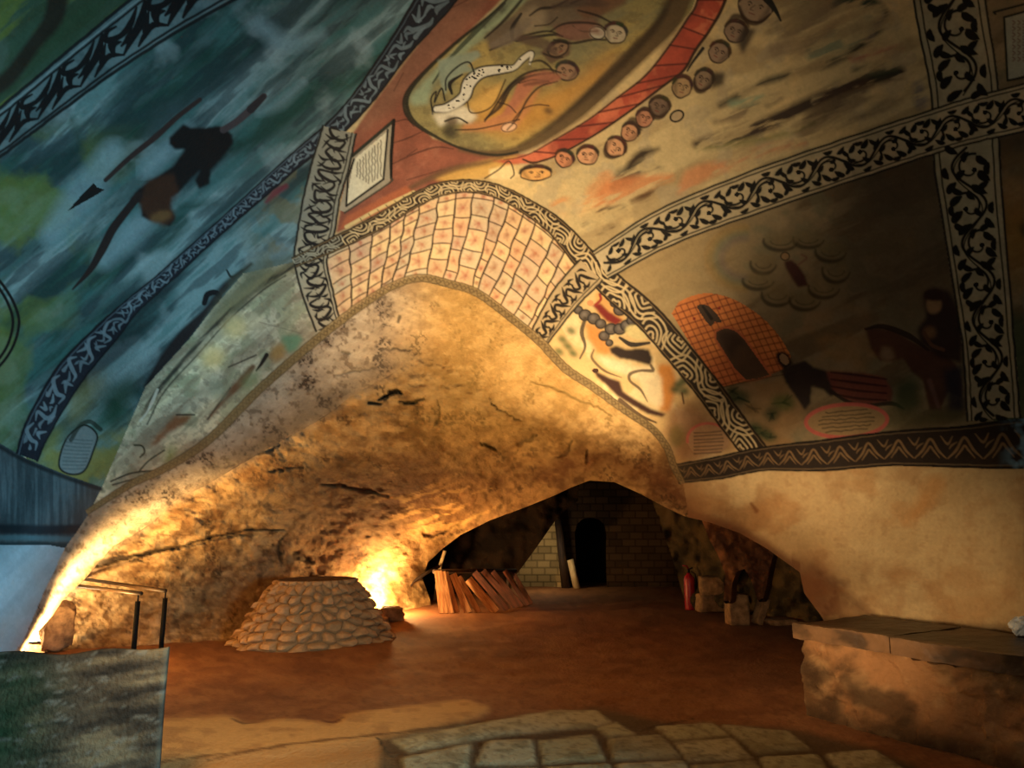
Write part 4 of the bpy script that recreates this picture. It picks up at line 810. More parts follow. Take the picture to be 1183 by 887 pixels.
def link(name, me, mat, parent=None, kind=None):
    o = bpy.data.objects.new(name, me); COL.objects.link(o)
    if mat: me.materials.append(mat)
    if parent: o.parent = parent
    if kind: o['kind'] = kind
    return o
def np_mesh(name, co, F, col=None, flat=False):
    used = np.unique(F); mp = np.full(len(co), -1, np.int64); mp[used] = np.arange(len(used)); F = mp[F]; co = co[used]
    me = bpy.data.meshes.new(name); n, f, k = len(co), len(F), F.shape[1]
    me.vertices.add(n); me.vertices.foreach_set('co', co.astype(F32).ravel())
    me.loops.add(f * k); me.loops.foreach_set('vertex_index', F.astype(np.int32).ravel())
    me.polygons.add(f); me.polygons.foreach_set('loop_start', np.arange(0, f * k, k, dtype=np.int32))
    me.polygons.foreach_set('use_smooth', np.full(f, not flat, bool))
    if col is not None:
        at_ = me.color_attributes.new('Pigment', 'FLOAT_COLOR', 'POINT')
        c = np.ones((n, 4), F32); c[:, :3] = col[used]; at_.data.foreach_set('color', c.ravel())
    me.update(calc_edges=True); me.validate()
    return me
def tag(o, lab=None, cat=None, group=None, kind=None):
    if lab: o['label'] = lab
    if cat: o['category'] = cat
    if group: o['group'] = group
    if kind: o['kind'] = kind
    return o

# ------------------------------------------------------------------ materials
def new_mat(name):
    m = bpy.data.materials.new(name); m.use_nodes = True; nt = m.node_tree; b = nt.nodes['Principled BSDF']; return m, nt, b
def pigment_mat(name, rough=.85, bump=.25, scale=40, spec=.25, var=.12):
    m, nt, b = new_mat(name); N = nt.nodes.new; L = nt.links.new
    at_ = N('ShaderNodeAttribute'); at_.attribute_name = 'Pigment'; tc = N('ShaderNodeTexCoord')
    nz = N('ShaderNodeTexNoise'); nz.inputs['Scale'].default_value = scale; nz.inputs['Detail'].default_value = 6; L(tc.outputs['Object'], nz.inputs['Vector'])
    mr = N('ShaderNodeMapRange'); mr.inputs['To Min'].default_value = 1 - var; mr.inputs['To Max'].default_value = 1 + var; L(nz.outputs['Fac'], mr.inputs['Value'])
    mx = N('ShaderNodeMix'); mx.data_type = 'RGBA'; mx.blend_type = 'MULTIPLY'; mx.inputs['Factor'].default_value = 1
    L(at_.outputs['Color'], mx.inputs['A']); L(mr.outputs['Result'], mx.inputs['B']); L(mx.outputs['Result'], b.inputs['Base Color'])
    bp = N('ShaderNodeBump'); bp.inputs['Strength'].default_value = bump; bp.inputs['Distance'].default_value = .03; L(nz.outputs['Fac'], bp.inputs['Height']); L(bp.outputs['Normal'], b.inputs['Normal'])
    b.inputs['Roughness'].default_value = rough; b.inputs['Specular IOR Level'].default_value = spec
    return m
def noise_mat(name, c1, c2, scale=8, rough=.8, bump=.3, metal=0, spec=.4, dist=.02):
    m, nt, b = new_mat(name); N = nt.nodes.new; L = nt.links.new
    tc = N('ShaderNodeTexCoord'); nz = N('ShaderNodeTexNoise'); nz.inputs['Scale'].default_value = scale; nz.inputs['Detail'].default_value = 8; nz.inputs['Roughness'].default_value = .6; L(tc.outputs['Object'], nz.inputs['Vector'])
    r = N('ShaderNodeValToRGB'); r.color_ramp.elements[0].position = .32; r.color_ramp.elements[1].position = .68
    r.color_ramp.elements[0].color = (*lin(c1), 1); r.color_ramp.elements[1].color = (*lin(c2), 1)
    L(nz.outputs['Fac'], r.inputs['Fac']); L(r.outputs['Color'], b.inputs['Base Color'])
    bp = N('ShaderNodeBump'); bp.inputs['Strength'].default_value = bump; bp.inputs['Distance'].default_value = dist; L(nz.outputs['Fac'], bp.inputs['Height']); L(bp.outputs['Normal'], b.inputs['Normal'])
    b.inputs['Roughness'].default_value = rough; b.inputs['Metallic'].default_value = metal; b.inputs['Specular IOR Level'].default_value = spec
    return m
def wood_mat(name, c1, c2):
    m, nt, b = new_mat(name); N = nt.nodes.new; L = nt.links.new
    tc = N('ShaderNodeTexCoord'); mp = N('ShaderNodeMapping'); mp.inputs['Scale'].default_value = (14, 14, 1.5); L(tc.outputs['Object'], mp.inputs['Vector'])
    nz = N('ShaderNodeTexNoise'); nz.inputs['Scale'].default_value = 3; nz.inputs['Detail'].default_value = 6; L(mp.outputs['Vector'], nz.inputs['Vector'])
    r = N('ShaderNodeValToRGB'); r.color_ramp.elements[0].position = .35; r.color_ramp.elements[1].position = .65; r.color_ramp.elements[0].color = (*lin(c1), 1); r.color_ramp.elements[1].color = (*lin(c2), 1)
    L(nz.outputs['Fac'], r.inputs['Fac']); L(r.outputs['Color'], b.inputs['Base Color']); b.inputs['Roughness'].default_value = .75
    return m
def glow_mat(name, col, power):
    m, nt, b = new_mat(name); N = nt.nodes.new; L = nt.links.new
    lw = N('ShaderNodeLayerWeight'); mr = N('ShaderNodeMapRange'); mr.inputs['To Min'].default_value = power; mr.inputs['To Max'].default_value = power * .6; L(lw.outputs['Facing'], mr.inputs['Value'])
    L(mr.outputs['Result'], b.inputs['Emission Strength']); b.inputs['Emission Color'].default_value = (*col, 1); b.inputs['Base Color'].default_value = (*col, 1)
    return m
M_PAINT = pigment_mat('painted_lime_plaster', .82, .18, 45, .3, .10)
M_ROCK = pigment_mat('bare_limestone', .9, .55, 26, .2, .16)
M_PLASTER = pigment_mat('lime_plaster', .8, .22, 30, .3, .10)
M_FLOOR = pigment_mat('trodden_earth_and_stone', .88, .45, 30, .25, .16)
M_STONE = pigment_mat('rubble_stone', .9, .5, 30, .2, .16)
M_BLACK = noise_mat('black_painted_steel', (8, 7, 7), (16, 14, 13), 30, .7, .05, 0, .12)
M_WOOD = wood_mat('sawn_timber', (150, 96, 58), (206, 154, 104)); M_WOODD = wood_mat('old_red_timber', (58, 28, 20), (100, 52, 36)); M_WOODX = wood_mat('dark_timber', (34, 22, 14), (62, 40, 26))
M_PALEW = wood_mat('pale_timber', (196, 168, 120), (226, 204, 160))
M_BLOCK = noise_mat('rough_block_stone', (96, 70, 48), (166, 128, 90), 9, .9, .6)
M_DARKROCK = noise_mat('dark_cave_rock', (30, 22, 16), (66, 48, 34), 3, .95, .8, 0, .1, .08)
M_RED = noise_mat('red_enamel', (140, 12, 26), (160, 18, 34), 10, .4, .02, 0, .5)

# ------------------------------------------------------------------ vault A: bare ceiling, painted panels, walls
xs = np.concatenate([np.linspace(-160, -8, 16), np.arange(0, 1184, 1.0), np.linspace(1192, 1343, 16)])
ys = np.concatenate([np.linspace(-160, -8, 16), np.arange(0, 640, 1.0), np.arange(640, 812, 2.0)])
gx, gy, F = grid_mesh(xs, ys, A_poly)
D = depthA(gx, gy); coA = to_world(gx, gy, D); colA = cv.get(gx, gy)
fx = gx[F].mean(1); fy = gy[F].mean(1)
fl = label[np.clip(np.rint(fy - OY).astype(int), 0, CH - 1), np.clip(np.rint(fx - OX).astype(int), 0, CW - 1)]

def skirt(line, dfun, shift, push, colf, rows=6):
    """the rock turning away behind a visible edge"""
    p = smooth(line, 5); x, y = p[:, 0], p[:, 1]; D0 = dfun(x.copy(), y.copy()); n = len(x); V_ = []; C_ = []
    for r in range(rows + 1):
        t = r / rows; V_.append(to_world(x + shift[0] * t, y + shift[1] * t, D0 + push * (t ** 1.2))); C_.append(colf(x, y))
    idx = np.arange(n * (rows + 1)).reshape(rows + 1, n)
    Fq = np.stack([idx[:-1, :-1], idx[1:, :-1], idx[1:, 1:], idx[:-1, 1:]], -1).reshape(-1, 4)
    return np.vstack(V_), Fq, np.vstack(C_)
def join(parts):
    V_, F_, C_, o = [], [], [], 0
    for v, f, c in parts: V_.append(v); F_.append(f + o); C_.append(c); o += len(v)
    return np.vstack(V_), np.vstack(F_), np.vstack(C_)
used = lambda ids: F[np.isin(fl, [RID[i] for i in ids])]
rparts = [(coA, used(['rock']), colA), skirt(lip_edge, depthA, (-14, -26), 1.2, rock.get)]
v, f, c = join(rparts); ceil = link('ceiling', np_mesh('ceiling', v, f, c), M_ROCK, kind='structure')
tag(ceil, 'bare pale limestone underside of the painted arch, lit from below')
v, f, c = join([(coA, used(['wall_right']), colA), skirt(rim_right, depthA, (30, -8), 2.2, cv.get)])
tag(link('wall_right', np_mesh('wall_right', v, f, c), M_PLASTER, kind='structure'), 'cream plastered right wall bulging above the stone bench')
tag(link('wall_left', np_mesh('wall_left', coA, used(['wall_left']), colA), M_PLASTER, kind='structure'), 'smooth plaster of the lower left wall in blue daylight')
tag(link('trim_1', np_mesh('dado', coA, used(['dado']), colA), M_PAINT, kind='structure'), 'dark painted dado with drips above the left plaster')
def fresco(name, reg, lab, cat, parts=()):
    o = tag(link(name, np_mesh(name, coA, used([reg]), colA), M_PAINT), lab, cat)
    for pn, pr, pl in parts:
        q = link(pn, np_mesh(pn, coA, used([pr]), colA), M_PAINT, o)
        if pl: q['label'] = pl
    return o
fresco('mural', 'wave', 'blue-green sea mural with a dark diving figure on the left vault', 'mural')
fresco('mural', 'corner_green', 'green mural corner above the broad black scroll border, top left', 'mural')
fresco('mural', 'shore', 'narrow dark teal mural strip with a small rounded inscription near its foot', 'mural', [('inscription', 'plaque_shore', 'grey rounded inscription tablet')])
fresco('mural', 'lip', 'faded cream and grey mural strip along the edge of the left rock lip', 'mural')
fresco('mural', 'oval', 'central ceiling mural of an oval vessel ringed by painted heads', 'mural', [('inscription', 'plaque_left', 'white lettered panel on red ground')])
fresco('mural', 'brick', 'brick-patterned mural band with pink flowers over the rock arch', 'mural')
fresco('mural', 'cascade', 'small triangular mural with a red figure on clouds and a cascade', 'mural', [('inscription', 'cascade_text', 'faint pink-rimmed oval of text')])
fresco('mural', 'chapel', 'dim mural of an orange brick chapel, kneeling woman and dark horse', 'mural', [('inscription', 'oval_text', 'pink-rimmed oval of text')])
fresco('mural', 'sliver', 'brownish mural sliver at the right picture edge beyond the leafy upright border', 'mural')
fresco('mural', 'plaque_panel', 'mural corner with a white lettered panel at the top right', 'mural', [('inscription', 'plaque_right', 'white lettered panel')])
for reg, lab in (('b1', 'broad black scroll border across the top left corner'), ('b2', 'long narrow dark blue border running down the left vault'), ('b3', 'short upright border of tight black scrolls left of the brick-patterned arch'),
                 ('b4', 'curved wood-grain border running over the brick-patterned arch'), ('b5', 'long slanting black leaf scroll border above the chapel mural'), ('b6', 'upright black leaf scroll border beside the horse and rider'),
                 ('b7', 'dark brown foot border above the cream plaster wall'), ('b8', 'short scroll border between brick-patterned arch and cascade mural'), ('b9', 'faint thin chain border along the edge of the bare rock arch')):
    fresco('painted_border', reg, lab, 'painted border')

# ------------------------------------------------------------------ inner cave rock B
xs = np.arange(-92, 712, 1.5); ys = np.arange(384, 786, 1.5)
gx, gy, F = grid_mesh(xs, ys, B_poly)
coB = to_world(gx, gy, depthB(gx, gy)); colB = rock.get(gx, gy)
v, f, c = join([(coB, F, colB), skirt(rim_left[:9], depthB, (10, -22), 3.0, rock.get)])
tag(link('wall_back', np_mesh('wall_back', v, f, c), M_ROCK, kind='structure'), 'yellow-lit rough limestone wall and roof of the inner cave')

# ------------------------------------------------------------------ far chamber
def relief(name, poly, dfun, colfun, step, mat, holes=(), back=None, kind='structure', flat=False):
    p = np.asarray(poly, float); xs = np.arange(p[:, 0].min() - step, p[:, 0].max() + 2 * step, step); ys = np.arange(p[:, 1].min() - step, p[:, 1].max() + 2 * step, step)
    x, y, F_ = grid_mesh(xs, ys, p, holes); D_ = dfun(x, y); parts = [(to_world(x, y, D_), F_, colfun(x, y))]
    if back: parts.append(skirt(list(map(tuple, p)) + [tuple(p[0])], dfun, back[0], back[1], colfun, 3))
    v, f, c = join(parts); return link(name, np_mesh(name, v, f, c, flat), mat, kind=kind)
YB = 18.5
planeD = lambda x, y, Y0=YB: Y0 / (cp + (y - CY) / FPX * sp)
def flat_col(c1, c2, sc=14, seed=301):
    a, b = lin(c1), lin(c2)
    def f(x, y):
        n = sstep(.35, .65, fbm(np.asarray(x) / sc, np.asarray(y) / sc, seed, 4))[..., None]; return a + (b - a) * n
    return f
def masonry(x, y):
    x = np.asarray(x, float); y = np.asarray(y, float); row = np.floor((y - 590) / 8.2); off = (row % 2) * 7 + 3 * _hash(row, row * 0, 5)
    fxx = (x + off) / 15.0; fyy = (y - 590) / 8.2; ex = np.abs(fxx - np.round(fxx)) * 15; ey = np.abs(fyy - np.round(fyy)) * 8.2
    joint = np.clip(1.1 - np.minimum(ex, ey), 0, 1)[:, None]; cid = _hash(np.floor(fxx), row, 9)[:, None]
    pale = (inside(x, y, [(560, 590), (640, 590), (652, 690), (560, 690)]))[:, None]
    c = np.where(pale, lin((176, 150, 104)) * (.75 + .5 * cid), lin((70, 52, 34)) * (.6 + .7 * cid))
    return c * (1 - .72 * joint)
DOOR = [(667, 690), (665, 640), (664, 615), (667, 605), (674, 599), (683, 598), (692, 600), (698, 606), (700, 615), (700, 640), (701, 690)]
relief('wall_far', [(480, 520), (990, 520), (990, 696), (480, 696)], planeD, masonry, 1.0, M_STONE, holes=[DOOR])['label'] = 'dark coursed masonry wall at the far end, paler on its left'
dp = np.array(DOOR, float); sk = skirt(DOOR, planeD, (0, 0), 1.4, flat_col((30, 22, 16), (44, 34, 24)), 2)
relief('door_1', [(655, 590), (710, 590), (710, 694), (655, 694)], lambda x, y: planeD(x, y, YB + 1.3), flat_col((16, 12, 9), (26, 20, 14)), 4, M_STONE)['label'] = 'black round-headed doorway in the far masonry wall'
link('trim_2', np_mesh('door_reveal', sk[0], sk[1], sk[2]), M_STONE, kind='structure')
relief('wall_far_left', [(470, 620), (520, 590), (560, 560), (670, 545), (668, 578), (650, 592), (643, 599), (620, 632), (592, 670), (588, 694), (580, 706), (470, 708)], lambda x, y: 16.2 + .9 * (fbm(x / 30, y / 30, 311, 4) - .5) + (y < 600) * 0, flat_col((30, 21, 15), (48, 34, 24)), 2.5, M_ROCK)['label'] = 'black overhanging rock left of the pale masonry'
relief('wall_far_right', [(740, 540), (985, 560), (985, 735), (880, 728), (800, 712), (790, 690), (775, 640)], lambda x, y: 13.6 - (x - 800) * .012 + 1.0 * (fbm(x / 26, y / 30, 321, 4) - .5), flat_col((48, 40, 26), (84, 68, 44)), 2.5, M_ROCK, back=((12, 0), 3.0))['label'] = 'dark uneven rock wall behind the rubble on the right'
relief('rock_arch', [(800, 575), (850, 585), (900, 622), (892, 645), (887, 668), (882, 690), (876, 694), (868, 670), (860, 657), (851, 660), (846, 674), (844, 694), (836, 694), (838, 664), (830, 642), (820, 624)], lambda x, y: 10.3 + .8 * (fbm(x / 20, y / 24, 331, 4) - .5), flat_col((84, 52, 34), (124, 80, 50)), 1.5, M_ROCK, back=((6, 0), .8))['label'] = 'reddish rock arch hanging under the right wall edge'
# rough vault enclosing the dark chamber
V_, n_u, n_v = [], 40, 30
for j in range(n_v + 1):
    yy = 14.2 + (YB + .6 - 14.2) * j / n_v
    for i in range(n_u + 1):
        th = math.pi * i / n_u; rr = 1 + .12 * (float(fbm(np.array([i / 4.0]), np.array([j / 4.0]), 341, 4)[0]) - .5)
        V_.append((3.9 - 6.3 * math.cos(th) * rr, yy, -.3 + 5.6 * math.sin(th) ** .7 * rr))
V_ = np.array(V_); idx = np.arange(len(V_)).reshape(n_v + 1, n_u + 1); Fq = np.stack([idx[:-1, :-1], idx[1:, :-1], idx[1:, 1:], idx[:-1, 1:]], -1).reshape(-1, 4)
tag(link('ceiling_far', np_mesh('ceiling_far', V_, Fq), M_DARKROCK, kind='structure'), 'unlit rough rock roof of the far chamber')

# ------------------------------------------------------------------ floor
fc = Canvas(-60, 640, 1320, 330); FX, FY = fc.X, fc.Y; fu = (0, fc.w, 0, fc.h)
fz = np.zeros((fc.h, fc.w), F32)
m1 = fbm(FX / 60, FY / 14, 401, 5); m2 = fbm(FX / 20, FY / 6, 411, 4); m3 = fbm(FX / 5, FY / 2.4, 421, 4)
fc.c[:] = lin((142, 94, 58)); fc.mix(fu, sstep(.4, .7, m1) * .6, (112, 68, 40)); fc.mix(fu, sstep(.45, .7, m2) * .4, (168, 118, 74)); fc.mix(fu, sstep(.5, .75, m3) * .35, (92, 58, 36))
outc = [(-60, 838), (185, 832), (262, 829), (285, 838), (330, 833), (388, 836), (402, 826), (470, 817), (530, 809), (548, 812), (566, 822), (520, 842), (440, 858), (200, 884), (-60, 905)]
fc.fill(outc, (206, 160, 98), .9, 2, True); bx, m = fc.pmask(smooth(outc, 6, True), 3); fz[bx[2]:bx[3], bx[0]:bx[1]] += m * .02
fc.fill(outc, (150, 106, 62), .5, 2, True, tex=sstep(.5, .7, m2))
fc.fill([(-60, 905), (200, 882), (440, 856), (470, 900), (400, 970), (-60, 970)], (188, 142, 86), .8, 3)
fc.stroke([(266, 833), (280, 838), (296, 837)], [1, 4, 1], (92, 60, 34), .9, 1); fc.stroke([(372, 834), (386, 836), (398, 830)], [1, 4, 2], (96, 56, 36), .9, 1); fc.stroke([(240, 880), (330, 864), (440, 852), (520, 842), (560, 836)], [1, 2.5, 2, 3, 2], (108, 72, 40), .9, .8); fc.stroke([(437, 856), (443, 864), (451, 874)], [3, 3, 4], (40, 24, 14), 1, .8); fc.stroke([(180, 884), (240, 876), (330, 866)], [1, 2, 1], (112, 76, 42), .8)
SL = [[(450, 858), (560, 836), (640, 822), (690, 820), (709, 834), (685, 841), (560, 854), (470, 872)], [(688, 841), (712, 834), (736, 849), (702, 853)], [(622, 858), (686, 849), (699, 879), (626, 884)], [(702, 854), (763, 849), (788, 877), (707, 880)],
      [(756, 839), (824, 836), (843, 850), (776, 857)], [(778, 859), (846, 853), (870, 877), (795, 882)], [(831, 838), (912, 846), (938, 867), (875, 872), (846, 849)], [(877, 876), (945, 872), (966, 905), (890, 908)], [(560, 858), (615, 856), (620, 884), (548, 886)], [(462, 878), (545, 860), (540, 892), (470, 905)],
      [(440, 908), (545, 892), (560, 940), (450, 960)], [(552, 890), (622, 888), (632, 930), (562, 936)], [(628, 888), (704, 883), (722, 925), (638, 930)], [(710, 884), (790, 881), (816, 922), (728, 925)], [(797, 886), (872, 880), (900, 920), (822, 922)], [(952, 872), (1010, 868), (1060, 900), (980, 906)], [(900, 912), (980, 909), (1010, 950), (920, 955)]]
fc.fill([(440, 856), (560, 832), (690, 816), (770, 834), (920, 842), (1010, 866), (1100, 905), (1120, 970), (430, 970)], (84, 70, 48), .85, 3)
for k, s in enumerate(SL):
    c_ = rng.choice([(176, 166, 126), (168, 158, 118), (184, 172, 134), (160, 148, 112)])
    p = smooth(np.array(s, float) , 1, True); mid = np.mean(s, axis=0); p = mid + (np.array(s) - mid) * .985
    fc.fill(p, c_, 1, 1); bx, m = fc.pmask(p, 2); fz[bx[2]:bx[3], bx[0]:bx[1]] = np.maximum(fz[bx[2]:bx[3], bx[0]:bx[1]], m * rng.uniform(.012, .022))
    fc.fill(p, (124, 110, 74), .55, 1, tex=sstep(.5, .68, m2)); fc.fill(p, (96, 80, 54), .5, 1, tex=sstep(.55, .72, m3))
    fz[bx[2]:bx[3], bx[0]:bx[1]] += m * .012 * (m2[bx[2]:bx[3], bx[0]:bx[1]] - .5)
fc.stroke([(735, 845), (760, 838), (800, 830)], [1, 3, 1], (60, 34, 22), .8)
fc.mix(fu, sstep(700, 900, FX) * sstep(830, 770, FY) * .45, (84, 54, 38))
xs = np.arange(-460, 1660, 4.0); ys = np.concatenate([np.arange(671, 700, 1.0), np.arange(700, 890, 1.5), np.arange(892, 1700, 12.0)])
GX, GY = np.meshgrid(xs, ys); gx, gy = GX.ravel(), GY.ravel(); nx, ny = len(xs), len(ys)
xs2 = None
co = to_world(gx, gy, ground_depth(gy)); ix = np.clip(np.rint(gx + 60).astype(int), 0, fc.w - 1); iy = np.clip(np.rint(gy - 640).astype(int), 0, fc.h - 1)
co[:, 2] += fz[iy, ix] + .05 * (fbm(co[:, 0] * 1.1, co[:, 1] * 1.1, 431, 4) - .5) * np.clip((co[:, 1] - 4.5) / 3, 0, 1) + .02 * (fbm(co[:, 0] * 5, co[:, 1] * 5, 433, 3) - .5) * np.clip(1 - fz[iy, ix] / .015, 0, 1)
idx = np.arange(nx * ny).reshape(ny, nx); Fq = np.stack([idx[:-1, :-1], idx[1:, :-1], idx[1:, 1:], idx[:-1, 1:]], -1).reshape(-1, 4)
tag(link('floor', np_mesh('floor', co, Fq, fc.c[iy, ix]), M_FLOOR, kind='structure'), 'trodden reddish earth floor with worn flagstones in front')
# ================================================================== things standing in the cave
def empty(name, loc, lab, cat, group=None):
    o = bpy.data.objects.new(name, None); COL.objects.link(o); o.location = loc; o.empty_display_size = .1
    return tag(o, lab, cat, group)
def bm_obj(name, bm, mat, parent=None, loc=(0, 0, 0), smooth_=True, lab=None):
    me = bpy.data.meshes.new(name); bmesh.ops.recalc_face_normals(bm, faces=bm.faces); bm.to_mesh(me); bm.free()
    if smooth_: me.polygons.foreach_set('use_smooth', [True] * len(me.polygons))
    o = link(name, me, mat, parent); o.location = loc
    if lab: o['label'] = lab
    return o
def tube(bm, pts, r, seg=12, caps=True):
    pts = [Vector(p) for p in pts]; rr = r if isinstance(r, (list, tuple)) else [r] * len(pts); rings = []
    for i, p in enumerate(pts):
        d = (pts[min(i + 1, len(pts) - 1)] - pts[max(i - 1, 0)]).normalized(); a = d.orthogonal().normalized() if i == 0 else (a - d * a.dot(d)).normalized(); b = d.cross(a)
        rings.append([bm.verts.new(p + (a * math.cos(2 * math.pi * k / seg) + b * math.sin(2 * math.pi * k / seg)) * rr[i]) for k in range(seg)])
    for r0, r1 in zip(rings, rings[1:]):
        for k in range(seg): bm.faces.new((r0[k], r0[(k + 1) % seg], r1[(k + 1) % seg], r1[k]))
    if caps: bm.faces.new(rings[0][::-1]); bm.faces.new(rings[-1])
def slab(bm, o, ax, ay, az, bev=.0):
    """box with corner o and edge vectors"""
    vs = [bm.verts.new(o + ax * i + ay * j + az * k) for k in (0, 1) for j in (0, 1) for i in (0, 1)]
    fs = [bm.faces.new([vs[i] for i in q]) for q in ((0, 2, 3, 1), (4, 5, 7, 6), (0, 1, 5, 4), (2, 6, 7, 3), (0, 4, 6, 2), (1, 3, 7, 5))]
    if bev:
        es = list({e for f in fs for e in f.edges}); bmesh.ops.bevel(bm, geom=es, offset=bev, segments=2, affect='EDGES')
def lathe(bm, prof, seg=24):
    rings = [[bm.verts.new((r * math.cos(2 * math.pi * k / seg), r * math.sin(2 * math.pi * k / seg), z)) for k in range(seg)] for r, z in prof]
    for r0, r1 in zip(rings, rings[1:]):
        for k in range(seg): bm.faces.new((r0[k], r0[(k + 1) % seg], r1[(k + 1) % seg], r1[k]))
    bm.faces.new(rings[0][::-1]); bm.faces.new(rings[-1])
def rough_block(name, base, size, rz, seed, lab, cat='stone block', mat=None, round_=.5, tilt=0, amp=.12, group=None):
    """a hewn or fallen stone: a subdivided block, corners knocked off and faces uneven, standing on base"""
    bm = bmesh.new(); bmesh.ops.create_cube(bm, size=1); bmesh.ops.subdivide_edges(bm, edges=bm.edges[:], cuts=7, use_grid_fill=True)
    R = Matrix.Rotation(rz, 3, 'Z') @ Matrix.Rotation(tilt, 3, 'Y')
    for v in bm.verts:
        c = v.co.copy(); s = c.normalized() * .62; c = c.lerp(s, round_ * .5)
        n = Vector([float(fbm(np.array([c.x * 3 + 7 * i + seed]), np.array([c.y * 3 + c.z * 4.3]), seed + i, 3)[0]) - .5 for i in range(3)])
        c += n * amp; v.co = R @ Vector((c.x * size[0], c.y * size[1], c.z * size[2]))
    zmin = min(v.co.z for v in bm.verts)
    for v in bm.verts: v.co.z -= zmin + .015
    o = bm_obj(name, bm, mat or M_BLOCK, None, base); return tag(o, lab, cat, group)

# ---- round dry-stone base (truncated cone of rubble)
L_, R_ = G(264, 749), G(449, 733); mid = (L_ + R_) / 2; axis = (R_ - L_); half = axis.length / 2; ang0 = math.atan2(axis.y, axis.x); mid = mid + Vector((-.02, .12, 0))
HT = P(360, 663, 10.75).z
nth, nh = 300, 90; th = np.linspace(0, 2 * math.pi, nth, endpoint=False); V_, C_ = [], []
for j in range(nh + 1):
    t = j / nh; k = 1 - .50 * t ** .92; ra, rb = half * .97 * k, .84 * k
    per = 2 * math.pi * .95; sx = th / (2 * math.pi) * 30; sy = np.full(nth, t * 7.4)
    # wrap the stone pattern round
    f1a, f2a, ida = worley(sx, sy + .12 * np.sin(sx * 2), 501); f1b, f2b, idb = worley(sx - 30, sy + .12 * np.sin(sx * 2), 501); wv = sstep(28.5, 29.5, sx)
    gap = (f2a - f1a) * (1 - wv) + (f2b - f1b) * wv; cid = np.where(wv > .5, idb, ida)
    bump = sstep(0, .5, gap) * (.05 + .05 * cid) * (1 - .6 * sstep(.82, .95, t)) + .03 * (fbm(sx * 1.5, sy * 1.5, 511, 3) - .5)
    rad = 1 + bump / max(rb, .3)
    x = ra * np.cos(th) * rad; y = rb * np.sin(th) * rad
    V_.append(np.stack([x * math.cos(ang0) - y * math.sin(ang0), x * math.sin(ang0) + y * math.cos(ang0), np.full(nth, t * HT)], 1))
    base = lin((186, 148, 104)) * (.8 + .4 * cid)[:, None]; C_.append(base * (.55 + .45 * sstep(0, .22, gap))[:, None] * (.8 + .4 * fbm(sx * 5, sy * 5, 521, 3))[:, None])
for k, z in ((.46, HT + .012), (.40, HT - .02), (.36, HT - .10), (.001, HT - .12)):
    x = half * k * np.cos(th); y = .84 * k * np.sin(th); V_.append(np.stack([x * math.cos(ang0) - y * math.sin(ang0), x * math.sin(ang0) + y * math.cos(ang0), np.full(nth, z)], 1)); C_.append(np.tile(lin((110, 82, 56)), (nth, 1)))
V_ = np.vstack(V_); C_ = np.vstack(C_); rows = len(V_) // nth; idx = np.arange(len(V_)).reshape(rows, nth); nxt = np.roll(idx, -1, 1)
Fq = np.stack([idx[:-1], nxt[:-1], nxt[1:], idx[1:]], -1).reshape(-1, 4)
o = link('rubble_pedestal', np_mesh('rubble_pedestal', V_, Fq, C_), M_STONE); o.location = (mid.x, mid.y, -.03); tag(o, 'round tapering rubble stone pedestal standing before the cave wall', 'pedestal')

# ---- low dark slab at the lower left
D0 = 4.3; a = P(193, 748, D0); xr, yr, zt = a.x, a.y, a.z
nx_, nz_ = 90, 50; X0 = -4.2; TH = .035; V_, C_ = [], []
for side in (0, 1):
    for k in range(nz_ + 1):
        for i in range(nx_ + 1):
            x = X0 + (xr - X0) * i / nx_; u = (x - xr); top = zt + .012 * math.sin(u * 4.1) - .035 * sstep(-.25, -.75, u) + .008 * math.sin(u * 13)
            z = top * k / nz_; V_.append((x, yr + (TH if side else 0) + .006 * math.sin(x * 9 + z * 7), z)); C_.append((x, z))
V_ = np.array(V_); C_ = np.array(C_, F32)
s_ = fbm(C_[:, 0] * 3, C_[:, 1] * 20 - C_[:, 0] * 3, 601, 5); g2 = fbm(C_[:, 0] * 2.2, C_[:, 1] * 2.2, 611, 3)
colp = lin((66, 58, 46)) + (lin((104, 92, 70)) - lin((66, 58, 46))) * sstep(.5, .75, s_)[:, None]; colp = colp + (lin((26, 24, 21)) - colp) * (sstep(.5, .3, s_) * .8)[:, None]
gm = (sstep(xr - .45, xr - 1.0, C_[:, 0]) * sstep(.3, .6, g2) * .6)[:, None]; colp = colp + (lin((30, 64, 36)) - colp) * gm
fl_ = (sstep(.66, .74, fbm(C_[:, 0] * 14, C_[:, 1] * 40, 621, 3)) * .6)[:, None]; colp = colp + (lin((104, 102, 92)) - colp) * fl_
em = (sstep(xr - .012, xr, C_[:, 0]) * .05)[:, None]; colp = colp + (lin((120, 114, 98)) - colp) * em  # pale edge highlight painted into the slab colour
n1_ = (nx_ + 1) * (nz_ + 1); idx = np.arange(n1_).reshape(nz_ + 1, nx_ + 1); q = lambda a: np.stack([a[:-1, :-1], a[:-1, 1:], a[1:, 1:], a[1:, :-1]], -1).reshape(-1, 4)
edge_ = lambda a, b: np.stack([a[:-1], a[1:], b[1:], b[:-1]], -1)
Fq = np.vstack([q(idx), q(idx + n1_)[:, ::-1], edge_(idx[-1], idx[-1] + n1_), edge_(idx[:, -1], idx[:, -1] + n1_)[:, ::-1]])
o = link('stone_slab', np_mesh('stone_slab', V_, Fq, colp), M_STONE); tag(o, 'upright dark grey-green stone slab in the lower left corner', 'stone slab')

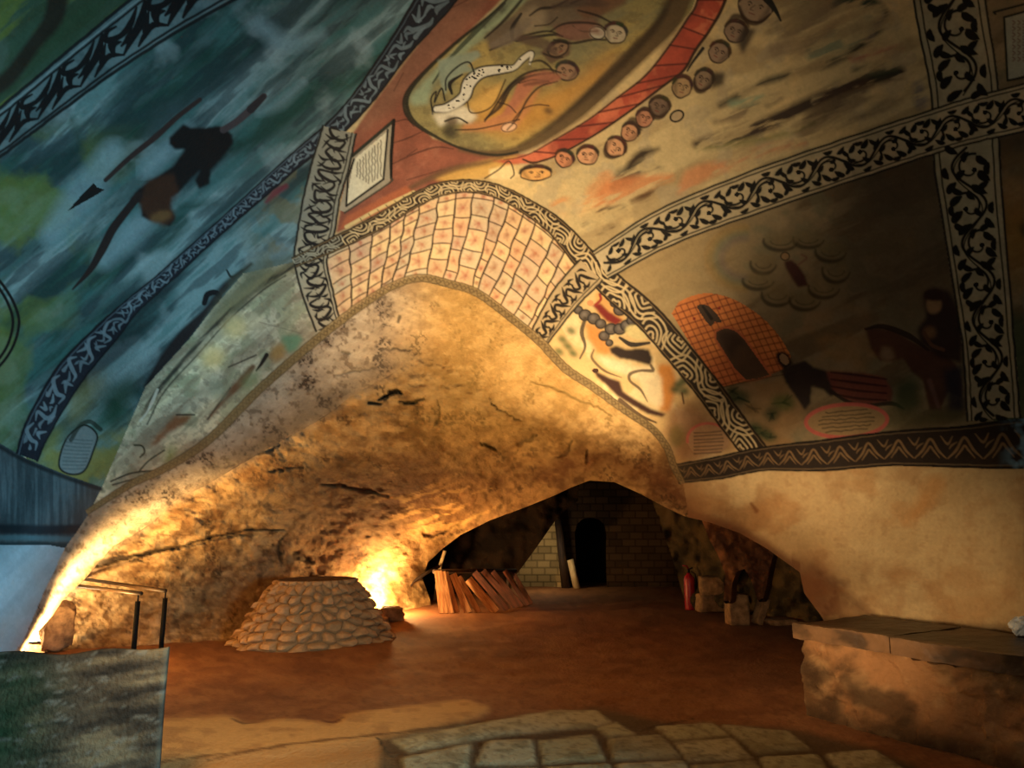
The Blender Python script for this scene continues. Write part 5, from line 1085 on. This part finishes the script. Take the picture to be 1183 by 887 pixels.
# ---- handrails behind it
def handrail(post_px, rail_a, rail_b, Dp, lab):
    pa = P(rail_a[0], rail_a[1], Dp); b0 = unproject(post_px[0], post_px[1], Dp); base = Vector((float(b0[0]), float(b0[1]), 0)); Dg = Dp
    zr = pa.z
    # far end of the level rail: same height, seen at rail_b
    bb = -(rail_b[1] - CY) / FPX; Df = (zr - CAM_H) / (sp + bb * cp); pb = P(rail_b[0], rail_b[1], Df)
    r = empty('handrail', base, lab, 'handrail', 'black handrails by the inner cave wall')
    bm = bmesh.new(); tube(bm, [(0, 0, 0), (0, 0, zr - .09)], .026, 16); po = bm_obj('post', bm, M_BLACK, r)
    bm = bmesh.new(); tube(bm, [(0, 0, zr - .10), (0, 0, zr)], .009, 10); bm_obj('bracket', bm, M_BLACK, r)
    bm = bmesh.new(); q0 = pa - base; q1 = pb - base; d = (q1 - q0).normalized(); tube(bm, [q0 - d * .06, q0 + (q1 - q0) * .5, q1 + d * .1], .021, 16); bm_obj('rail', bm, M_BRASS, r)
    bm = bmesh.new(); tube(bm, [(0, 0, 0), (0, 0, .012)], .06, 20); bm_obj('base_plate', bm, M_BLACK, po)
M_BRASS = noise_mat('dark_bronze_rail', (40, 26, 14), (60, 40, 22), 20, .5, .04, .2, .3)
handrail((157, 720), (160, 685), (88, 676.5), 7.9, 'handrail with black post standing further left, its rail lower')
handrail((188.5, 720), (188.5, 682), (92, 668), 8.3, 'handrail with black post further right, its rail reaching higher')

# ---- floodlights on the floor
def floodlight(loc, aim, lab, sc=1.0, power=60):
    r = empty('floodlight', loc, lab, 'floodlight', 'floodlights on the cave floor'); d = (Vector(aim) - Vector(loc)); rz = math.atan2(d.y, d.x) - math.pi / 2; el = math.atan2(d.z, math.hypot(d.x, d.y))
    r.rotation_euler = (0, 0, rz); R = Matrix.Rotation(el, 4, 'X'); c = Matrix.Translation((0, 0, .14 * sc)) @ R
    bm = bmesh.new(); slab(bm, Vector((-.11, -.05, -.075)) * sc, Vector((.22, 0, 0)) * sc, Vector((0, .085, 0)) * sc, Vector((0, 0, .15)) * sc, .008 * sc); bm.transform(c); hs = bm_obj('housing', bm, M_BLACK, r, smooth_=False)
    bm = bmesh.new(); slab(bm, Vector((-.095, .036, -.06)) * sc, Vector((.19, 0, 0)) * sc, Vector((0, .006, 0)) * sc, Vector((0, 0, .12)) * sc); bm.transform(c); bm_obj('lens', bm, glow_mat('lamp_glow', (1, .72, .34), power), hs, smooth_=False, lab='glowing glass')
    bm = bmesh.new(); tube(bm, [(-.125 * sc, 0, .14 * sc), (-.125 * sc, 0, .01), (.125 * sc, 0, .01), (.125 * sc, 0, .14 * sc)], .008 * sc, 8); bm_obj('bracket', bm, M_BLACK, r)
    return r
FL1 = G(447, 716); FL1.y += .45; FL1.x -= .06
floodlight(FL1, FL1 + Vector((-.05, 1.0, .75)), 'floodlight behind the small stones right of the round stone pedestal', .8, 60)
FL2 = P(37, 748, 9.3); FL2.z = .0
floodlight(FL2, FL2 + Vector((.45, -.85, .35)), 'floodlight on the floor behind the corner of the left wall', 1.1, 90)
# ---- small stones in front of the lamp
for px, py, s, sd, lab in ((452, 718, (.34, .24, .22), 1, 'dark fallen stone in front of the right floodlight'), (441, 722, (.22, .18, .12), 2, 'smaller fallen stone close to the foot of the round pedestal'), (461, 715, (.16, .13, .09), 3, 'smallest fallen stone, right of the two by the floodlight')):
    rough_block('fallen_stone', G(px, py), s, sd * .7, 700 + sd, lab, 'stone', round_=1.2, amp=.3, group='stones by the floodlight')
rough_block('boulder', P(64, 752, 9.2) * Vector((1, 1, 0)) if False else Vector((P(64, 752, 9.2).x, P(64, 752, 9.2).y, 0)), (.34, .34, .5), .6, 720, 'rounded lit boulder at the foot of the left rock edge', 'boulder', round_=1.0, amp=.4)

# ---- leaning boards
boards = [(504.5, 659, 510, 708.5, .085), (508, 659, 515, 708.5, .08), (512, 660, 521.5, 708.5, .08), (515, 661, 528, 708, .09), (523, 663, 541, 708, .13), (530, 666, 553, 707.5, .10), (541, 669, 573, 707, .15), (548, 661, 586, 705, .12), (558, 659, 597, 702.5, .11), (569, 660, 603, 701, .10), (583, 659, 610, 699.5, .10), (591, 658, 614, 697.5, .08)]
ord_ = ['leftmost narrow pale board of the leaning fan', 'second board from the left in the leaning fan', 'third board from the left in the leaning fan', 'fourth board from the left in the leaning fan', 'wide bright board, fifth from the left in the fan', 'sixth board from the left in the leaning fan', 'widest bright board, last of the strongly lit ones',
        'first dim reddish board right of the lit ones', 'second dim reddish board right of the lit ones', 'third dim reddish board right of the lit ones', 'next to last dim board at the right of the fan', 'last dim narrow board at the right of the fan']
for k, (xt, yt, xb, yb, w) in enumerate(boards):
    b0 = G(xb, yb); Db = float(ground_depth(yb)); t0 = P(xt, yt, Db + .32); d = (t0 - b0); L = d.length; d.normalize()
    view = (b0 - Vector((0, 0, CAM_H))).normalized(); wx = d.cross(view).normalized(); wy = wx.cross(d).normalized(); wx = -wx if wx.x < 0 else wx
    bm = bmesh.new(); slab(bm, Vector((-w / 2, -.014, 0)), Vector((w, 0, 0)), Vector((0, .028, 0)), Vector((0, 0, L)), .004)
    o = bm_obj('wooden_board', bm, M_WOOD if k < 7 else M_WOODD, None, b0 + Vector((0, 0, .0)), False)
    o.rotation_euler = Matrix((wx, wx.cross(d) * -1 if False else d.cross(wx), d)).transposed().to_euler()
    tag(o, ord_[k], 'wooden board', 'boards leaning in a fan')
# the rail they lean on: trestle beam with two legs
e0, e1 = P(503, 660, float(ground_depth(708.5)) + .36), P(594, 659, float(ground_depth(698)) + .36)
r = empty('trestle', Vector(((e0.x + e1.x) / 2, (e0.y + e1.y) / 2, 0)), 'dark wooden trestle the fan of boards leans against', 'trestle'); bl = r.location
bm = bmesh.new(); tube(bm, [e0 - bl - (e1 - e0) * .02, e1 - bl + (e1 - e0) * .02], .04, 10); bm_obj('beam', bm, M_WOODX, r)
for e in (e0 + (e1 - e0) * .08, e0 + (e1 - e0) * .92):
    bm = bmesh.new(); tube(bm, [e - bl, Vector((e.x, e.y + .25, 0)) - bl], .035, 10); bm_obj('leg', bm, M_WOODX, r)
# pale stake and dark stick beside them
a, b = P(509, 651, 14.9), P(514, 636, 14.9); bt = Vector((a.x - .12, a.y + .1, 0))
bm = bmesh.new(); ax = (b - bt).normalized(); tube(bm, [(0, 0, 0), (a - bt) * .99, b - bt], .035, 10); o = bm_obj('wooden_stake', bm, M_PALEW, None, bt); tag(o, 'short pale stake standing up behind the leftmost boards', 'stake')
a, b = P(476, 673, 14.0), P(507, 654, 14.6); f0 = Vector((a.x - .25, a.y, 0))
bm = bmesh.new(); tube(bm, [(0, 0, 0), a - f0, (a - f0) * .5 + (b - f0) * .5 + Vector((0, 0, .02)), b - f0], [.03, .03, .035, .03], 10); o = bm_obj('branch', bm, M_WOODX, None, f0); tag(o, 'dark crooked branch leaning on the rock left of the boards', 'branch')

# ---- posts by the far doorway
a = P(652, 690, 18.2); b = P(644, 600, 18.3); bm = bmesh.new(); tube(bm, [(0, 0, 0), Vector((b.x - a.x, 0, b.z))], [.11, .10], 10); tag(bm_obj('wooden_post', bm, M_WOODX, None, (a.x, 18.2, 0)), 'dark post leaning on the far wall left of the doorway', 'post')
a = P(664, 690, 18.1); b = P(657, 645, 18.2); bm = bmesh.new(); tube(bm, [(0, 0, 0), Vector((b.x - a.x, 0.05, b.z))], [.085, .08], 10); tag(bm_obj('wooden_post', bm, M_PALEW, None, (a.x, 18.1, 0)), 'short pale post between dark post and doorway', 'post')

# ---- fire extinguisher
c = G(797.5, 704); r = empty('fire_extinguisher', c, 'red fire extinguisher standing before the rubble stones', 'fire extinguisher')
Hh = P(797, 662, float(ground_depth(704))).z; rad = .095
bm = bmesh.new(); lathe(bm, [(rad * .96, 0), (rad, .02), (rad, Hh * .82), (rad * .85, Hh * .90), (rad * .45, Hh * .96), (rad * .3, Hh)]); bm_obj('cylinder_body', bm, M_RED, r)
bm = bmesh.new(); tube(bm, [(0, 0, Hh), (0, 0, Hh + .07)], .022, 12); tube(bm, [(-.02, 0, Hh + .05), (.07, -.02, Hh + .09)], .012, 8); vl = bm_obj('valve', bm, M_BLACK, r)
bm = bmesh.new(); tube(bm, [(0, 0, Hh + .06), (-.04, -.02, Hh + .12), (-.11, -.03, Hh + .13)], .012, 8); bm_obj('handle', bm, M_RED, vl)
bm = bmesh.new(); tube(bm, [(.03, -.03, Hh + .03), (.10, -.05, Hh - .02), (.125, -.04, Hh - .2), (.115, -.03, Hh * .4)], .012, 8); bm_obj('hose', bm, M_BLACK, vl)

# ---- rubble on the right
def at_px(px, py): return G(px, py)
rough_block('stone_block', at_px(820, 706), (.46, .34, .30), .1, 801, 'lower hewn block right of the fire extinguisher', group='rubble stones')
q = at_px(823, 706); rough_block('stone_block', Vector((q.x, q.y, .28)), (.42, .32, .32), -.15, 802, 'upper block resting on the block beside the fire extinguisher', group='rubble stones')
rough_block('stone_pier', at_px(852, 721), (.30, .28, .46), .05, 803, 'squared upright stone pier below the hanging rock arch', 'stone pier', round_=.2, amp=.07)
rough_block('leaning_stone', at_px(880, 721), (.13, .16, .44), .3, 804, 'narrow stone leaning under the right leg of the rock arch', 'stone', tilt=.42, round_=.4)
rough_block('flat_stone', at_px(903, 721), (.42, .3, .09), .2, 805, 'low flat stone left of the bench', 'stone', round_=.9)
rough_block('stone_block', at_px(888, 708), (.4, .3, .26), .5, 806, 'dim block behind the leaning stone', group='rubble stones', round_=.9)

# ---- stone bench along the right wall
P0, P1 = G(929, 826), G(1115, 875); d = (P1 - P0); d.z = 0; d.normalize(); nrm = Vector((d.y, -d.x, 0)); nrm = nrm if nrm.x > 0 else -nrm
zt = P(925, 723, float(ground_depth(826))).z; LEN, DEP, ST = 4.6, .95, .13
r = empty('stone_bench', P0, 'long rough stone bench with slab top along the right wall', 'bench')
def rough_slab(name, u0, u1, w0, w1, z0, z1, amp, seed, colf, parent, nu, nw, nz, mat):
    """box following the bench with uneven faces; pigment by position"""
    V_, F_, off = [], [], 0
    def face(fn, a, b):
        nonlocal off
        g = [[fn(i / a, j / b) for j in range(b + 1)] for i in range(a + 1)]; V_.extend([v for row in g for v in row]); idx = np.arange((a + 1) * (b + 1)).reshape(a + 1, b + 1) + off; off += (a + 1) * (b + 1)
        F_.append(np.stack([idx[:-1, :-1], idx[1:, :-1], idx[1:, 1:], idx[:-1, 1:]], -1).reshape(-1, 4))
    U = lambda t: u0 + (u1 - u0) * t; W_ = lambda t: w0 + (w1 - w0) * t; Z_ = lambda t: z0 + (z1 - z0) * t
    face(lambda s, t: (U(s), w0, Z_(t)), nu, nz); face(lambda s, t: (U(s), w1, Z_(1 - t)), nu, 2); face(lambda s, t: (u0, W_(1 - s), Z_(t)), nw, nz); face(lambda s, t: (u1, W_(s), Z_(t)), nw, nz); face(lambda s, t: (U(s), W_(t), z1), nu, nw)
    q = np.array(V_); n = [fbm(q[:, 0] * 3.1 + 9 * i, q[:, 2] * 3.1 + q[:, 1] * 2.3, seed + i, 5) - .5 for i in range(3)]
    fine = fbm(q[:, 0] * 14, q[:, 2] * 14 + q[:, 1] * 9, seed + 7, 3) - .5
    q = q + amp * np.stack(n, 1) + .25 * amp * fine[:, None]
    low_ = sstep(.35, 0, q[:, 2] - z0) * (z1 - z0 > .4); q[:, 1] += -.05 * low_
    w = np.outer(q[:, 0], np.array(d)) + np.outer(q[:, 1], np.array(nrm)) + np.outer(q[:, 2], [0, 0, 1])
    return link(name, np_mesh(name, w, np.vstack(F_), colf(q)), mat, parent)
def bench_col(q):
    a = fbm(q[:, 0] * 2.4, q[:, 2] * 3 + q[:, 1], 901, 5); b = fbm(q[:, 0] * 9, q[:, 2] * 9 + q[:, 1] * 6, 911, 4)
    c = lin((168, 120, 78)) + (lin((118, 84, 52)) - lin((168, 120, 78))) * sstep(.4, .65, a)[:, None]
    c = c + (lin((186, 146, 100)) - c) * (sstep(.5, .7, b) * .5)[:, None]; c = c + (lin((60, 44, 30)) - c) * (sstep(.52, .72, fbm(q[:, 0] * 3.3 + 5, q[:, 2] * 4.2, 921, 5)) * .75)[:, None]
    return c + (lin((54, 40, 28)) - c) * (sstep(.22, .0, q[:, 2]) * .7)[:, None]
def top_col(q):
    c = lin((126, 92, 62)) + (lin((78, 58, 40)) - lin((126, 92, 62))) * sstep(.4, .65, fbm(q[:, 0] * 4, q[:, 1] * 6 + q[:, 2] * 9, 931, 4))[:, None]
    return c * (1 - .5 * sstep(1.0, 2.0, q[:, 0]))[:, None] * (1 - .84 * sstep(.02, .10, q[:, 1]))[:, None]  # shade put into the colour: along the length and behind the front edge
M_WET = pigment_mat('worn_polished_stone', .42, .25, 18, .4, .2)
rough_slab('bench_base', .02, LEN, .04, DEP, -.02, zt - ST + .025, .15, 951, bench_col, r, 160, 24, 44, M_STONE)
uj = .82; prev = -.05
for k, u in enumerate((uj, 2.2, 3.5, LEN)):
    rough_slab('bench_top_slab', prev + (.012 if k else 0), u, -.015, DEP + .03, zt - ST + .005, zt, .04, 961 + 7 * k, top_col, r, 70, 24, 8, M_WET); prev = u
# crumpled pale scrap at the back of the bench
bm = bmesh.new(); bmesh.ops.create_icosphere(bm, subdivisions=4, radius=.075); rr = random.Random(5)
for v in bm.verts:
    n = float(fbm(np.array([v.co.x * 40]), np.array([v.co.y * 40 + v.co.z * 31]), 971, 3)[0]); v.co *= .7 + .7 * n; v.co.z *= .9; v.co.x *= 1.2
q = P(1182, 722, 5.62); zmin = min(v.co.z for v in bm.verts)
M_SCRAP = noise_mat('crumpled_white_plastic', (190, 196, 200), (230, 234, 236), 12, .35, .3)
tag(bm_obj('crumpled_bag', bm, M_SCRAP, None, (q.x, q.y, zt - zmin), False), 'crumpled white bag at the right end of the bench top', 'bag')

# ================================================================== light
def lamp(kind, name, loc, col, power, aim=None, **kw):
    l = bpy.data.lights.new(name, kind); l.color = col; l.energy = power
    for k, v in kw.items(): setattr(l, k, v)
    o = bpy.data.objects.new(name, l); COL.objects.link(o); o.location = loc
    if aim is not None: o.rotation_euler = (Vector(aim) - Vector(loc)).to_track_quat('-Z', 'Y').to_euler()
    return o
WARM = (1.0, .60, .22); WARM2 = (1.0, .70, .38)
lamp('POINT', 'floodlight_glow', FL1 + Vector((-.05, .25, .36)), WARM, 300, shadow_soft_size=.10)
lamp('POINT', 'floodlight_glow', FL2 + Vector((.10, -.12, .40)), (1, .74, .40), 120, shadow_soft_size=.10)
lamp('SPOT', 'lip_fill', (-4.5, 7.95, .12), (1, .63, .23), 900, aim=(-5.2, 8.6, 2.2), spot_size=math.radians(136), spot_blend=.8, shadow_soft_size=.12)  # added spot with no fixture, hidden behind the slab, brightens the lip
lamp('SPOT', 'arch_fill', (.2, 7.0, .12), (1, .73, .41), 900, aim=(.0, 7.3, 3.8), spot_size=math.radians(78), spot_blend=1.0, shadow_soft_size=.25)  # unseen spot added on the open floor to light the arch
lamp('SPOT', 'vault_fill', (.35, 4.9, .12), (1, .77, .47), 430, aim=(.35, 5.5, 4.3), spot_size=math.radians(62), spot_blend=1.0, shadow_soft_size=.25)  # extra unseen spot added to brighten the middle of the vault
lamp('SPOT', 'cave_fill', (-1.2, 8.6, .15), (1, .62, .22), 170, aim=(-.6, 9.0, 3.0), spot_size=math.radians(110), spot_blend=1.0, shadow_soft_size=.2)  # unseen spot with no fixture, filling the inner cave
lamp('SPOT', 'wall_fill', (.8, 4.0, .95), (1, .70, .38), 380, aim=(2.5, 6.5, 1.2), spot_size=math.radians(60), spot_blend=1.0, shadow_soft_size=.2)  # unseen spot added to brighten the right wall and bench
lamp('SPOT', 'doorway_daylight', (3.2, 1.0, 1.2), (.40, .73, .86), 1900, aim=(-4.6, 5.2, 1.2), spot_size=math.radians(84), spot_blend=1.0, shadow_soft_size=.5)
lamp('AREA', 'flagstone_fill', (.6, -2.2, 2.6), (.95, .94, .74), 36, aim=(.8, 6.0, .2), shape='RECTANGLE', size=1.6, size_y=1.0)  # soft area light added behind the camera for the flagstones
lamp('SPOT', 'floor_fill_left', (-1.9, 3.4, 1.9), (1, .62, .25), 200, aim=(-2.1, 6.2, 0), spot_size=math.radians(70), spot_blend=1.0, shadow_soft_size=.15)  # unseen spot with no fixture, warming the left foreground floor
lamp('POINT', 'far_fill', (.7, 17.3, 1.0), (1, .80, .48), 20, shadow_soft_size=.2)  # unseen point light added to brighten the far masonry
lamp('SPOT', 'plaster_fill', (3.0, .8, 1.0), (.22, .68, 1.0), 1000, aim=(-4.9, 6.1, .55), spot_size=math.radians(26), spot_blend=1.0, shadow_soft_size=.4)  # second narrow spot, added to lift the blue on the lower plaster
w = bpy.data.worlds.new('cave_air'); bpy.context.scene.world = w; w.use_nodes = True; bg = w.node_tree.nodes['Background']; bg.inputs['Color'].default_value = (.55, .6, .7, 1); bg.inputs['Strength'].default_value = .018

# ================================================================== camera and film
cam = bpy.data.cameras.new('camera'); cam.sensor_width = 36; cam.lens = FPX / 1183 * 36; cam.clip_start = .05; cam.clip_end = 200
co_ = bpy.data.objects.new('camera', cam); COL.objects.link(co_); co_.location = (0, 0, CAM_H); co_.rotation_euler = (math.pi / 2 + PITCH, 0, 0)
sc = bpy.context.scene; sc.camera = co_
sc.view_settings.view_transform = 'Standard'; sc.view_settings.look = 'None'; sc.view_settings.exposure = 0; sc.view_settings.gamma = 1
